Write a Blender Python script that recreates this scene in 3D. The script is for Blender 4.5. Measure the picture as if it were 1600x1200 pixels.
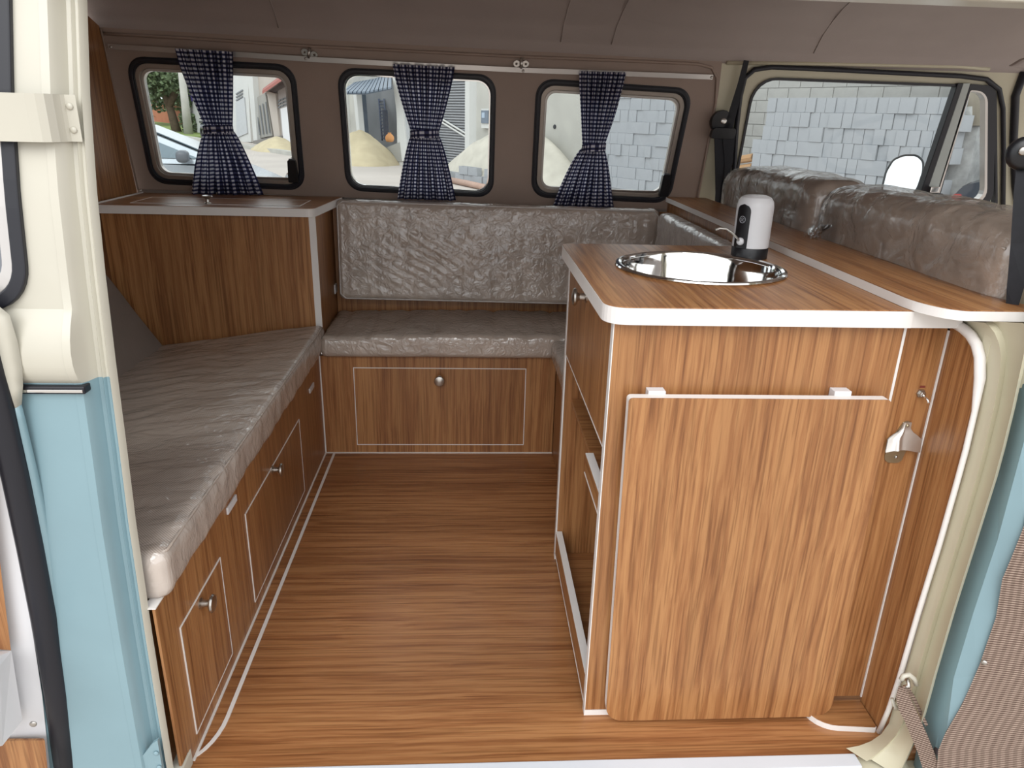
import bpy, bmesh, math, random
import numpy as np
from mathutils import Vector, Matrix, noise
from mathutils.geometry import tessellate_polygon

random.seed(7)
for _o in list(bpy.data.objects):
    bpy.data.objects.remove(_o, do_unlink=True)
SC = bpy.context.scene
COL = SC.collection

# ------------------------------------------------------------------ camera (solved from vanishing points)
F_PX, CXP, CYP = 1140.0, 800.0, 600.0
def _n(v): return v / np.linalg.norm(v)
_Y = _n(np.array([736 - CXP, 180 - CYP, F_PX]))
_D = np.array([715 - CXP, 3710 - CYP, F_PX]); _D = _n(_D); _D = _n(_D - _Y * np.dot(_D, _Y))
_Z = -_D
_X = np.cross(_Y, _Z)
RW = np.array([_X, _Y, _Z])
CAM = np.array([0.0, 0.0, 1.0])
cam_d = bpy.data.cameras.new('camera'); cam = bpy.data.objects.new('camera', cam_d); COL.objects.link(cam)
_m = Matrix.Identity(4)
for i in range(3):
    _m[i][0] = RW[i][0]; _m[i][1] = -RW[i][1]; _m[i][2] = -RW[i][2]; _m[i][3] = CAM[i]
cam.matrix_world = _m
cam_d.sensor_width = 36.0; cam_d.lens = F_PX / 1600 * 36.0
cam_d.clip_start = 0.02; cam_d.clip_end = 400
SC.camera = cam

# ------------------------------------------------------------------ world, sun, exposure
SC.view_settings.view_transform = 'Standard'
try: SC.view_settings.look = 'None'
except Exception: pass
SC.view_settings.gamma = 1.0
SC.view_settings.use_curve_mapping = False
SC.view_settings.exposure = 0.85
W = bpy.data.worlds.new('overcast_sky'); SC.world = W; W.use_nodes = True
_nt = W.node_tree; _nt.nodes.clear()
_bg = _nt.nodes.new('ShaderNodeBackground'); _wo = _nt.nodes.new('ShaderNodeOutputWorld')
_tc = _nt.nodes.new('ShaderNodeTexCoord'); _nz = _nt.nodes.new('ShaderNodeTexNoise')
_nz.inputs['Scale'].default_value = 1.6; _nz.inputs['Detail'].default_value = 4
_rp = _nt.nodes.new('ShaderNodeValToRGB')
_rp.color_ramp.elements[0].position = 0.3; _rp.color_ramp.elements[0].color = (0.88, 0.92, 0.97, 1)
_rp.color_ramp.elements[1].position = 0.7; _rp.color_ramp.elements[1].color = (1.0, 1.0, 1.0, 1)
_nt.links.new(_tc.outputs['Generated'], _nz.inputs['Vector']); _nt.links.new(_nz.outputs['Fac'], _rp.inputs['Fac'])
_nt.links.new(_rp.outputs['Color'], _bg.inputs['Color']); _nt.links.new(_bg.outputs['Background'], _wo.inputs['Surface'])
_bg.inputs['Strength'].default_value = 1.0
sun_d = bpy.data.lights.new('hazy_sun', 'SUN'); sun_d.energy = 0.8; sun_d.angle = math.radians(40); sun_d.color = (1.0, 0.985, 0.96)
sun = bpy.data.objects.new('hazy_sun', sun_d); COL.objects.link(sun)
sun.rotation_euler = (math.radians(48), 0, math.radians(-12))

# ------------------------------------------------------------------ pixel -> point helpers
def ray(u, v): return RW @ np.array([(u - CXP) / F_PX, (v - CYP) / F_PX, 1.0])
def onx(u, v, x): r = ray(u, v); return CAM + r * (x - CAM[0]) / r[0]
def ony(u, v, y): r = ray(u, v); return CAM + r * (y - CAM[1]) / r[1]
def onz(u, v, z): r = ray(u, v); return CAM + r * (z - CAM[2]) / r[2]
WK, WY0, WZ0 = 0.21, 2.45, 0.74
def wall_y(z): return WY0 - WK * (z - WZ0)
def onw(u, v):                                   # on the leaning far body side, returns (x, z)
    r = ray(u, v); t = (WY0 - WK * (1 - WZ0)) / (r[1] + WK * r[2]); p = CAM + r * t
    return (p[0], p[2])
FO = np.array([4.4, 10.8]); FT = np.array([-.545, .838]); FN = np.array([-.838, -.545])
def onF(u, v, off=0.0):                          # on the oblique street frontage, returns xyz
    r = ray(u, v); t = (off - FN @ (CAM[:2] - FO)) / (FN @ r[:2]); return CAM + r * t
def Fp(s, z, off=0.0): q = FO + FT * s + FN * off; return (q[0], q[1], z)
def Fs(p): return float(FT @ (np.array(p[:2]) - FO))
GZ = -0.55

# ------------------------------------------------------------------ materials
def lin(c): return tuple(((x / 255) / 12.92 if x / 255 <= .04045 else ((x / 255 + .055) / 1.055) ** 2.4) for x in c)
MATS = {}
def base_mat(name, rgb, rough=.5, metal=0, spec=.5):
    m = bpy.data.materials.new(name); m.use_nodes = True
    b = m.node_tree.nodes['Principled BSDF']
    b.inputs['Base Color'].default_value = (*lin(rgb), 1)
    b.inputs['Roughness'].default_value = rough; b.inputs['Metallic'].default_value = metal
    b.inputs['Specular IOR Level'].default_value = spec
    MATS[name] = m
    return m, m.node_tree, b
def nd(nt, typ, **kw):
    n = nt.nodes.new(typ)
    for k, v in kw.items():
        if hasattr(n, k): setattr(n, k, v)
        else: n.inputs[k].default_value = v
    return n
def ramp(nt, stops):
    r = nt.nodes.new('ShaderNodeValToRGB'); e = r.color_ramp.elements
    while len(e) < len(stops): e.new(.5)
    for i, (p, c) in enumerate(stops): e[i].position = p; e[i].color = (*c, 1)
    return r
def mixc(nt, fac, a, b, typ='MIX'):
    m = nt.nodes.new('ShaderNodeMix'); m.data_type = 'RGBA'; m.blend_type = typ
    for idx, v in ((0, fac), (6, a), (7, b)):
        if hasattr(v, 'links'): nt.links.new(v, m.inputs[idx])
        elif isinstance(v, tuple): m.inputs[idx].default_value = (*v, 1)
        else: m.inputs[idx].default_value = v
    return m.outputs[2]
def mottled(name, rgb, rough=.6, var=.12, scale=8, bump=0, bscale=60, metal=0, spec=.5):
    m, nt, b = base_mat(name, rgb, rough, metal, spec)
    tc = nd(nt, 'ShaderNodeTexCoord')
    nz = nd(nt, 'ShaderNodeTexNoise', Scale=scale, Detail=5.0)
    nt.links.new(tc.outputs['Object'], nz.inputs['Vector'])
    c = lin(rgb)
    r = ramp(nt, [(.3, tuple(x * (1 - var) for x in c)), (.7, tuple(min(1, x * (1 + var)) for x in c))])
    nt.links.new(nz.outputs['Fac'], r.inputs['Fac']); nt.links.new(r.outputs['Color'], b.inputs['Base Color'])
    if bump:
        n2 = nd(nt, 'ShaderNodeTexNoise', Scale=bscale, Detail=3.0)
        nt.links.new(tc.outputs['Object'], n2.inputs['Vector'])
        bp = nd(nt, 'ShaderNodeBump', Strength=bump, Distance=.003)
        nt.links.new(n2.outputs['Fac'], bp.inputs['Height']); nt.links.new(bp.outputs['Normal'], b.inputs['Normal'])
    return m
def wood(name, axis, light=(168, 121, 77), mid=(145, 97, 58), dark=(110, 69, 39), rough=.38, seed=0.0, fine=1.0):
    m, nt, b = base_mat(name, mid, rough)
    tc = nd(nt, 'ShaderNodeTexCoord')
    mp = nd(nt, 'ShaderNodeMapping'); sc = [1, 1, 1]; sc['xyz'.index(axis)] = .022
    mp.inputs['Scale'].default_value = sc; mp.inputs['Location'].default_value = (seed, seed * 1.7, seed * .6)
    nt.links.new(tc.outputs['Object'], mp.inputs['Vector'])
    # slow bend of the grain
    bend = nd(nt, 'ShaderNodeTexNoise', Scale=4.0, Detail=2.0)
    nt.links.new(tc.outputs['Object'], bend.inputs['Vector'])
    vm = nd(nt, 'ShaderNodeVectorMath', operation='MULTIPLY_ADD')
    nt.links.new(bend.outputs['Color'], vm.inputs[0]); bv = [.02, .02, .02]; bv['xyz'.index(axis)] = 0.0; vm.inputs[1].default_value = bv
    nt.links.new(mp.outputs['Vector'], vm.inputs[2])
    n1 = nd(nt, 'ShaderNodeTexNoise', Scale=85.0 * fine, Detail=8.0, Roughness=.68)
    nt.links.new(vm.outputs[0], n1.inputs['Vector'])
    r1 = ramp(nt, [(.24, lin(dark)), (.43, lin(mid)), (.58, lin(light)), (.9, lin(mid))])
    nt.links.new(n1.outputs['Fac'], r1.inputs['Fac'])
    # fine pore lines
    mp2 = nd(nt, 'ShaderNodeMapping'); sc2 = [1, 1, 1]; sc2['xyz'.index(axis)] = .018
    mp2.inputs['Scale'].default_value = sc2
    nt.links.new(tc.outputs['Object'], mp2.inputs['Vector'])
    n2 = nd(nt, 'ShaderNodeTexNoise', Scale=260.0 * fine, Detail=2.0)
    nt.links.new(mp2.outputs['Vector'], n2.inputs['Vector'])
    r2 = ramp(nt, [(.36, (.62, .56, .5)), (.5, (1, 1, 1))])
    nt.links.new(n2.outputs['Fac'], r2.inputs['Fac'])
    # broad light/dark streaks
    n3 = nd(nt, 'ShaderNodeTexNoise', Scale=9.0, Detail=2.0)
    nt.links.new(vm.outputs[0], n3.inputs['Vector'])
    r3 = ramp(nt, [(.3, (.88, .86, .84)), (.7, (1.1, 1.1, 1.1))])
    nt.links.new(n3.outputs['Fac'], r3.inputs['Fac'])
    c = mixc(nt, .8, r1.outputs['Color'], r2.outputs['Color'], 'MULTIPLY')
    c = mixc(nt, 1.0, c, r3.outputs['Color'], 'MULTIPLY')
    nt.links.new(c, b.inputs['Base Color'])
    bp = nd(nt, 'ShaderNodeBump', Strength=.12, Distance=.0006)
    nt.links.new(n2.outputs['Fac'], bp.inputs['Height']); nt.links.new(bp.outputs['Normal'], b.inputs['Normal'])
    return m

WOOD_X = wood('wood_grain_x', 'x', seed=.3)
WOOD_Y = wood('wood_grain_y', 'y', seed=1.3)
WOOD_Z = wood('wood_grain_z', 'z', seed=2.1)
WOOD_FLOOR = wood('wood_floor_grain', 'x', light=(164, 116, 74), mid=(141, 92, 55), dark=(104, 64, 36), rough=.3, seed=4.2)
WHITE = mottled('white_edging', (226, 222, 218), .45, .03)
WHITEP = mottled('white_plastic', (216, 216, 218), .35, .02)
CREAM = mottled('cream_paint', (192, 188, 174), .3, .03)
CREAM2 = mottled('cream_paint_cab', (196, 190, 166), .35, .04)
BLUE = mottled('pale_blue_paint', (128, 155, 163), .25, .04)
RUBBER = mottled('black_rubber', (24, 25, 33), .42, .1)
BLACKP = mottled('black_plastic', (20, 21, 25), .35, .08)
ALU = mottled('aluminium', (196, 192, 188), .35, .06, metal=.85)
STEEL = mottled('brushed_steel', (188, 184, 178), .28, .08, metal=1.0)
CHROME = mottled('polished_steel', (232, 232, 230), .08, .02, metal=1.0)
HEADLINER = mottled('headliner_vinyl', (168, 157, 152), .7, .04, 6, .15, 300)
WALLVINYL = mottled('wall_vinyl', (152, 133, 121), .55, .05, 7, .12, 260)
GREYCUSH = mottled('grey_upholstery', (138, 128, 121), .7, .06, 12, .3, 300)
CONCRETE = mottled('concrete', (172, 170, 163), .9, .1, 1.5, .4, 12)
CONCRETE_D = mottled('dark_concrete', (120, 123, 126), .9, .12, 1.2, .4, 10)
BLOCK = mottled('block_grey', (152, 155, 159), .92, .09, 3.5, .5, 60)
BLOCKW = mottled('wall_block_grey', (162, 161, 157), .92, .12, 4, .5, 40)
MORTAR = mottled('mortar', (146, 145, 141), .95, .1, 5)
SAND = mottled('sand', (182, 169, 140), .95, .1, 3, .6, 30)
SAND_P = mottled('pale_sand', (180, 175, 163), .95, .12, 3, .8, 18)
ROAD = mottled('dusty_road', (180, 171, 163), .95, .08, .5, .3, 6)
ORANGE_W = mottled('orange_wall', (168, 104, 74), .9, .08, 1)
GRASS = mottled('grass', (112, 128, 66), .95, .3, 2.0, .6, 14)
LEAF = mottled('leaves', (96, 112, 80), .7, .4, 1.2)
BARK = mottled('bark', (120, 104, 88), .9, .2, 6, .5, 20)
WHITEWALL = mottled('white_wall', (194, 194, 191), .85, .05, .8)
BEIGEWALL = mottled('beige_wall', (178, 169, 160), .85, .07, .8)
PURPLE = mottled('purple_paint', (104, 92, 168), .7, .05)
GREYBLUE = mottled('greyblue_metal', (96, 108, 122), .5, .1)
GATE_M = mottled('galvanised', (140, 142, 146), .5, .08, metal=.2)
REDB = mottled('red_brown', (150, 84, 74), .6, .1)
ORANGE = mottled('orange_clay', (214, 150, 92), .8, .1)
PIPE_C = mottled('pinkish_pipe', (166, 138, 124), .8, .1)
TIMBER = mottled('raw_timber', (170, 132, 92), .8, .12)
SILVERCAR = mottled('silver_car_paint', (150, 157, 163), .22, .03, metal=.3)
DARKCAR = mottled('dark_car_paint', (52, 58, 68), .2, .05, metal=.2)
CARGLASS = mottled('car_glass', (70, 84, 92), .08, .05, metal=.3)
REDLAMP = mottled('red_lamp', (150, 44, 44), .25, .05)
BELT = mottled('black_webbing', (24, 25, 31), .75, .15, 80)
PAPER = mottled('paper_notice', (190, 190, 187), .9, .18, 22)
BRASS = mottled('aged_nickel', (178, 166, 140), .35, .12, 40, metal=.9)
MIRRORG = mottled('mirror_glass', (240, 243, 246), .03, .01, metal=1.0)

def cushion_mat(name, rgb, scale=30.0, strength=.55, stripe=0.0, stretch=(1, 1, 1)):
    """fabric under a clear, creased plastic cover"""
    m, nt, b = base_mat(name, rgb, .75)
    tc = nd(nt, 'ShaderNodeTexCoord')
    c = lin(rgb)
    nz = nd(nt, 'ShaderNodeTexNoise', Scale=9.0, Detail=4.0); nt.links.new(tc.outputs['Object'], nz.inputs['Vector'])
    r = ramp(nt, [(.3, tuple(x * .86 for x in c)), (.7, tuple(min(1, x * 1.12) for x in c))])
    nt.links.new(nz.outputs['Fac'], r.inputs['Fac'])
    col = r.outputs['Color']
    if stripe:
        w = nd(nt, 'ShaderNodeTexWave', wave_type='BANDS', bands_direction='DIAGONAL', Scale=stripe, Distortion=.4)
        nt.links.new(tc.outputs['Object'], w.inputs['Vector'])
        rr = ramp(nt, [(.3, (.7, .68, .66)), (.7, (1.1, 1.08, 1.06))]); nt.links.new(w.outputs['Fac'], rr.inputs['Fac'])
        ge = nd(nt, 'ShaderNodeNewGeometry'); sx_ = nd(nt, 'ShaderNodeSeparateXYZ'); nt.links.new(ge.outputs['True Normal'], sx_.inputs[0])
        mr = nd(nt, 'ShaderNodeMapRange'); mr.inputs[1].default_value = .6; mr.inputs[2].default_value = .85; mr.inputs[3].default_value = 0; mr.inputs[4].default_value = .75
        nt.links.new(sx_.outputs[2], mr.inputs[0])
        col = mixc(nt, mr.outputs[0], col, rr.outputs['Color'], 'MULTIPLY')
    nt.links.new(col, b.inputs['Base Color'])
    mp = nd(nt, 'ShaderNodeMapping'); mp.inputs['Scale'].default_value = stretch
    nt.links.new(tc.outputs['Object'], mp.inputs['Vector'])
    n2 = nd(nt, 'ShaderNodeTexNoise', Scale=scale, Detail=4.0, Distortion=.6)
    nt.links.new(mp.outputs['Vector'], n2.inputs['Vector'])
    v = nd(nt, 'ShaderNodeMath', operation='SUBTRACT'); nt.links.new(n2.outputs['Fac'], v.inputs[0]); v.inputs[1].default_value = .5
    a = nd(nt, 'ShaderNodeMath', operation='ABSOLUTE'); nt.links.new(v.outputs[0], a.inputs[0])
    bp = nd(nt, 'ShaderNodeBump', Strength=strength, Distance=.009, invert=True)
    nt.links.new(a.outputs[0], bp.inputs['Height'])
    b.inputs['Coat Weight'].default_value = 1.0; b.inputs['Coat Roughness'].default_value = .12; b.inputs['Coat IOR'].default_value = 1.9
    nt.links.new(bp.outputs['Normal'], b.inputs['Coat Normal'])
    bp2 = nd(nt, 'ShaderNodeBump', Strength=strength * .4, Distance=.006, invert=True)
    nt.links.new(a.outputs[0], bp2.inputs['Height']); nt.links.new(bp2.outputs['Normal'], b.inputs['Normal'])
    return m
CUSH = cushion_mat('cushion_under_plastic', (172, 158, 146), 34, 1.0)
CUSH_L = cushion_mat('long_cushion_under_plastic', (178, 166, 156), 22, 1.0, 140.0, (.8, 1.6, 1))
CUSH_S = cushion_mat('silvery_cushion_under_plastic', (182, 174, 168), 24, 1.0)
SEATV = cushion_mat('seat_vinyl_under_plastic', (186, 168, 153), 9, .35)

def tweed():
    m, nt, b = base_mat('tweed_lining', (150, 126, 108), .9)
    tc = nd(nt, 'ShaderNodeTexCoord')
    w = nd(nt, 'ShaderNodeTexWave', wave_type='BANDS', bands_direction='Z', Scale=82.0, Distortion=.5)
    w2 = nd(nt, 'ShaderNodeTexWave', wave_type='BANDS', bands_direction='Y', Scale=150.0, Distortion=.3)
    for q in (w, w2): nt.links.new(tc.outputs['Object'], q.inputs['Vector'])
    r = ramp(nt, [(.2, lin((96, 76, 67))), (.6, lin((140, 118, 104))), (.95, lin((164, 146, 132)))])
    nt.links.new(w.outputs['Fac'], r.inputs['Fac'])
    r2 = ramp(nt, [(.3, (.7, .68, .66)), (.7, (1, 1, 1))]); nt.links.new(w2.outputs['Fac'], r2.inputs['Fac'])
    nt.links.new(mixc(nt, .8, r.outputs['Color'], r2.outputs['Color'], 'MULTIPLY'), b.inputs['Base Color'])
    bp = nd(nt, 'ShaderNodeBump', Strength=.5, Distance=.001); nt.links.new(w.outputs['Fac'], bp.inputs['Height'])
    nt.links.new(bp.outputs['Normal'], b.inputs['Normal'])
    return m
TWEED = tweed()

def gingham():
    m, nt, b = base_mat('navy_gingham', (60, 60, 90), .85)
    tc = nd(nt, 'ShaderNodeTexCoord'); sp = nd(nt, 'ShaderNodeSeparateXYZ')
    nt.links.new(tc.outputs['UV'], sp.inputs[0])
    outs = []
    for i in (0, 1):
        f = nd(nt, 'ShaderNodeMath', operation='FRACT'); nt.links.new(sp.outputs[i], f.inputs[0])
        g = nd(nt, 'ShaderNodeMath', operation='GREATER_THAN'); nt.links.new(f.outputs[0], g.inputs[0]); g.inputs[1].default_value = .5
        outs.append(g.outputs[0])
    s = nd(nt, 'ShaderNodeMath', operation='ADD'); nt.links.new(outs[0], s.inputs[0]); nt.links.new(outs[1], s.inputs[1])
    h = nd(nt, 'ShaderNodeMath', operation='MULTIPLY'); nt.links.new(s.outputs[0], h.inputs[0]); h.inputs[1].default_value = .5
    r = ramp(nt, [(0, lin((228, 228, 236))), (.25, lin((66, 68, 104))), (.75, lin((24, 26, 52)))])
    r.color_ramp.interpolation = 'CONSTANT'
    nt.links.new(h.outputs[0], r.inputs['Fac']); nt.links.new(r.outputs['Color'], b.inputs['Base Color'])
    # thin cloth lets some daylight through
    tr = nd(nt, 'ShaderNodeBsdfTranslucent'); nt.links.new(r.outputs['Color'], tr.inputs['Color'])
    mx = nd(nt, 'ShaderNodeMixShader'); mx.inputs[0].default_value = .3
    out = nt.nodes['Material Output']
    nt.links.new(b.outputs[0], mx.inputs[1]); nt.links.new(tr.outputs[0], mx.inputs[2]); nt.links.new(mx.outputs[0], out.inputs['Surface'])
    return m
GINGHAM = gingham()

def glass(name, tint=(.93, .96, .96), refl=.06):
    m = bpy.data.materials.new(name); m.use_nodes = True; nt = m.node_tree; nt.nodes.clear()
    o = nd(nt, 'ShaderNodeOutputMaterial'); t = nd(nt, 'ShaderNodeBsdfTransparent'); t.inputs[0].default_value = (*tint, 1)
    g = nd(nt, 'ShaderNodeBsdfGlossy'); g.inputs['Roughness'].default_value = .02
    fr = nd(nt, 'ShaderNodeFresnel'); fr.inputs['IOR'].default_value = 1.33
    mx = nd(nt, 'ShaderNodeMixShader'); nt.links.new(fr.outputs[0], mx.inputs[0])
    nt.links.new(t.outputs[0], mx.inputs[1]); nt.links.new(g.outputs[0], mx.inputs[2]); nt.links.new(mx.outputs[0], o.inputs[0])
    return m
GLASS = glass('window_glass')
def film():
    m = bpy.data.materials.new('clear_film'); m.use_nodes = True; nt = m.node_tree; nt.nodes.clear()
    o = nd(nt, 'ShaderNodeOutputMaterial'); t = nd(nt, 'ShaderNodeBsdfTransparent'); t.inputs[0].default_value = (.98, .98, .98, 1)
    g = nd(nt, 'ShaderNodeBsdfGlossy'); g.inputs['Roughness'].default_value = .14
    tc = nd(nt, 'ShaderNodeTexCoord'); nz = nd(nt, 'ShaderNodeTexNoise', Scale=20.0, Detail=5.0, Distortion=.6)
    nt.links.new(tc.outputs['Object'], nz.inputs['Vector'])
    bp = nd(nt, 'ShaderNodeBump', Strength=.9, Distance=.02); nt.links.new(nz.outputs['Fac'], bp.inputs['Height'])
    nt.links.new(bp.outputs['Normal'], g.inputs['Normal'])
    fr = nd(nt, 'ShaderNodeLayerWeight'); fr.inputs['Blend'].default_value = .28
    nt.links.new(bp.outputs['Normal'], fr.inputs['Normal'])
    ml = nd(nt, 'ShaderNodeMath', operation='MULTIPLY_ADD'); nt.links.new(fr.outputs['Fresnel'], ml.inputs[0]); ml.inputs[1].default_value = .7; ml.inputs[2].default_value = .05
    mx = nd(nt, 'ShaderNodeMixShader'); nt.links.new(ml.outputs[0], mx.inputs[0])
    nt.links.new(t.outputs[0], mx.inputs[1]); nt.links.new(g.outputs[0], mx.inputs[2]); nt.links.new(mx.outputs[0], o.inputs[0])
    return m
FILM = film()

# ------------------------------------------------------------------ objects
WORG = {}
def worg(o):
    return WORG.get(o.name, Vector((0, 0, 0)))
def tag(o, label=None, cat=None, group=None, kind=None):
    if label: o['label'] = label
    if cat: o['category'] = cat
    if group: o['group'] = group
    if kind: o['kind'] = kind
    return o
def thing(name, label=None, cat=None, loc=(0, 0, 0), group=None, kind=None):
    o = bpy.data.objects.new(name, None); COL.objects.link(o); o.location = loc
    o.empty_display_size = .05
    WORG[o.name] = Vector(loc)
    return tag(o, label, cat, group, kind)
class MB:
    def __init__(s): s.v = []; s.f = []; s.uv = None
    def add(s, vs, fs):
        k = len(s.v); s.v += [tuple(float(c) for c in p) for p in vs]; s.f += [tuple(i + k for i in f) for f in fs]; return s
    def box(s, x0, x1, y0, y1, z0, z1):
        return s.hexa([(x0, y0, z0), (x1, y0, z0), (x1, y1, z0), (x0, y1, z0), (x0, y0, z1), (x1, y0, z1), (x1, y1, z1), (x0, y1, z1)])
    def hexa(s, c):
        return s.add(c, [(0, 3, 2, 1), (4, 5, 6, 7), (0, 1, 5, 4), (1, 2, 6, 5), (2, 3, 7, 6), (3, 0, 4, 7)])
    def slab(s, outer, holes, fn, d0, d1):
        """polygon with holes in (a,b), extruded between depths d0, d1 through fn(a,b,d)"""
        loops = [list(outer)] + [list(h) for h in holes]
        tris = tessellate_polygon([[Vector((a, b, 0)) for a, b in l] for l in loops])
        flat = [p for l in loops for p in l]; n = len(flat)
        vs = [fn(a, b, d0) for a, b in flat] + [fn(a, b, d1) for a, b in flat]
        fs = [tuple(t) for t in tris] + [tuple(i + n for i in reversed(t)) for t in tris]
        k = 0
        for l in loops:
            m = len(l)
            for i in range(m): fs.append((k + i, k + (i + 1) % m, k + (i + 1) % m + n, k + i + n))
            k += m
        return s.add(vs, fs)
    def ring(s, outer, inner, fn, d0, d1):
        n = len(outer)
        vs = [fn(a, b, d0) for a, b in outer] + [fn(a, b, d0) for a, b in inner] + [fn(a, b, d1) for a, b in inner] + [fn(a, b, d1) for a, b in outer]
        fs = []
        for i in range(n):
            j = (i + 1) % n
            for k in range(4): fs.append((k * n + i, k * n + j, ((k + 1) % 4) * n + j, ((k + 1) % 4) * n + i))
        return s.add(vs, fs)
    def tube(s, pts, r, seg=8, closed=False, caps=True):
        P = [Vector([float(c) for c in p]) for p in pts]; n = len(P)
        R = r if isinstance(r, (list, tuple)) else [r] * n
        up = Vector((0, 0, 1)); rings = []
        last = None
        for i in range(n):
            a = P[i - 1] if (i > 0 or closed) else P[i]; b = P[(i + 1) % n] if (i < n - 1 or closed) else P[i]
            t = (b - a).normalized()
            if last is None:
                x = t.cross(up)
                if x.length < 1e-3: x = t.cross(Vector((1, 0, 0)))
            else: x = last - t * last.dot(t)
            x.normalize(); last = x; y = t.cross(x)
            rings.append([P[i] + (x * math.cos(q) + y * math.sin(q)) * R[i] for q in [2 * math.pi * k / seg for k in range(seg)]])
        vs = [p for g in rings for p in g]; fs = []
        for i in range(n if closed else n - 1):
            for k in range(seg):
                j = (i + 1) % n; l = (k + 1) % seg
                fs.append((i * seg + k, i * seg + l, j * seg + l, j * seg + k))
        if caps and not closed:
            fs.append(tuple(reversed(range(seg)))); fs.append(tuple((n - 1) * seg + k for k in range(seg)))
        return s.add(vs, fs)
    def lathe(s, prof, origin, axis=(0, 0, 1), seg=24, caps=True):
        """prof: list of (radius, height along axis)"""
        ax = Vector(axis).normalized(); x = ax.cross(Vector((0, 0, 1)))
        if x.length < 1e-3: x = Vector((1, 0, 0))
        x.normalize(); y = ax.cross(x); o = Vector([float(c) for c in origin])
        vs = []; fs = []
        for r, h in prof:
            for k in range(seg):
                q = 2 * math.pi * k / seg; vs.append(o + ax * h + (x * math.cos(q) + y * math.sin(q)) * max(r, 1e-5))
        for i in range(len(prof) - 1):
            for k in range(seg):
                l = (k + 1) % seg; fs.append((i * seg + k, i * seg + l, (i + 1) * seg + l, (i + 1) * seg + k))
        if caps: fs.append(tuple(reversed(range(seg)))); fs.append(tuple((len(prof) - 1) * seg + k for k in range(seg)))
        return s.add(vs, fs)
    def grid(s, nu, nv, fn):
        vs = [fn(i / nu, j / nv) for j in range(nv + 1) for i in range(nu + 1)]
        fs = [(j * (nu + 1) + i, j * (nu + 1) + i + 1, (j + 1) * (nu + 1) + i + 1, (j + 1) * (nu + 1) + i) for j in range(nv) for i in range(nu)]
        return s.add(vs, fs)
    def strip(s, A, B, off):
        """a sheet between two polylines A and B with thickness given by the offset vector"""
        n = len(A); o = Vector(off)
        A = [Vector([float(c) for c in p]) for p in A]; B = [Vector([float(c) for c in p]) for p in B]
        vs = A + B + [p + o for p in B] + [p + o for p in A]; fs = []
        for i in range(n - 1):
            for k in range(4): fs.append((k * n + i, k * n + i + 1, ((k + 1) % 4) * n + i + 1, ((k + 1) % 4) * n + i))
        fs.append((0, n, 2 * n, 3 * n)); fs.append((n - 1, 2 * n - 1, 3 * n - 1, 4 * n - 1))
        return s.add(vs, fs)
    def blob(s, half, r, fn, n=(12, 12, 4), disp=None):
        """rounded box (half sizes, edge radius) mapped through fn"""
        hx, hy, hz = half; idx = {}; vs = []; fs = []
        def vid(p):
            k = tuple(round(c, 6) for c in p)
            if k not in idx: idx[k] = len(vs); vs.append(p)
            return idx[k]
        def cs(m, h):
            # parameter samples with extra lines near the ends
            core = [-(h - r) + 2 * (h - r) * i / m for i in range(m + 1)]
            return [-h, -h + r * .3, -h + r * .65] + core + [h - r * .65, h - r * .3, h]
        X, Yv, Zv = cs(n[0], hx), cs(n[1], hy), cs(n[2], hz)
        for ax in range(3):
            U, V, h = [(Yv, Zv, hx), (Zv, X, hy), (X, Yv, hz)][ax]
            for sg in (-1, 1):
                for i in range(len(U) - 1):
                    for j in range(len(V) - 1):
                        q = []
                        for a, b in ((i, j), (i + 1, j), (i + 1, j + 1), (i, j + 1)):
                            u, v = U[a], V[b]
                            p = [(sg * h, u, v), (v, sg * h, u), (u, v, sg * h)][ax]
                            q.append(vid(p))
                        fs.append(tuple(q if sg > 0 else reversed(q)))
        out = []
        for p in vs:
            c = [max(-(h - r), min(h - r, t)) for t, h in zip(p, half)]
            d = Vector([a - b for a, b in zip(p, c)])
            if d.length > 1e-9: q = Vector(c) + d.normalized() * r
            else: q = Vector(p)
            if disp: q = disp(q, Vector(p))
            out.append(fn(q.x, q.y, q.z))
        return s.add(out, fs)
    def build(s, name, mat, parent=None, smooth=False, bevel=0, kind=None, recalc=True, label=None, sharp=0):
        me = bpy.data.meshes.new(name)
        if parent is not None: org = worg(parent)
        else:
            lo = [min(p[i] for p in s.v) for i in range(3)]; hi = [max(p[i] for p in s.v) for i in range(3)]
            org = Vector(((lo[0] + hi[0]) / 2, (lo[1] + hi[1]) / 2, lo[2]))
        me.from_pydata([(p[0] - org[0], p[1] - org[1], p[2] - org[2]) for p in s.v], [], s.f)
        if s.uv:
            ul = me.uv_layers.new(name='UVMap')
            for l in me.loops: ul.data[l.index].uv = s.uv[l.vertex_index]
        if recalc:
            bm = bmesh.new(); bm.from_mesh(me); bmesh.ops.recalc_face_normals(bm, faces=bm.faces); bm.to_mesh(me); bm.free()
        if smooth:
            me.polygons.foreach_set('use_smooth', [True] * len(me.polygons))
            if sharp: me.set_sharp_from_angle(angle=math.radians(sharp))
        me.update(); me.materials.append(mat)
        o = bpy.data.objects.new(name, me); COL.objects.link(o)
        if parent is not None: o.parent = parent; WORG[o.name] = org
        else: o.location = org; WORG[o.name] = org
        if bevel:
            b = o.modifiers.new('bevel', 'BEVEL'); b.width = bevel; b.segments = 2; b.limit_method = 'ANGLE'; b.angle_limit = math.radians(40)
        if kind: o['kind'] = kind
        if label: o['label'] = label
        return o
def one(mb, name, mat, label, cat, group=None, **kw):
    o = mb.build(name, mat, None, **kw); return tag(o, label, cat, group)
def struct(mb, name, mat, label=None, parent=None, **kw):
    o = mb.build(name, mat, parent, **kw)
    if parent is None: tag(o, label, None, None, 'structure')
    return o
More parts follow.
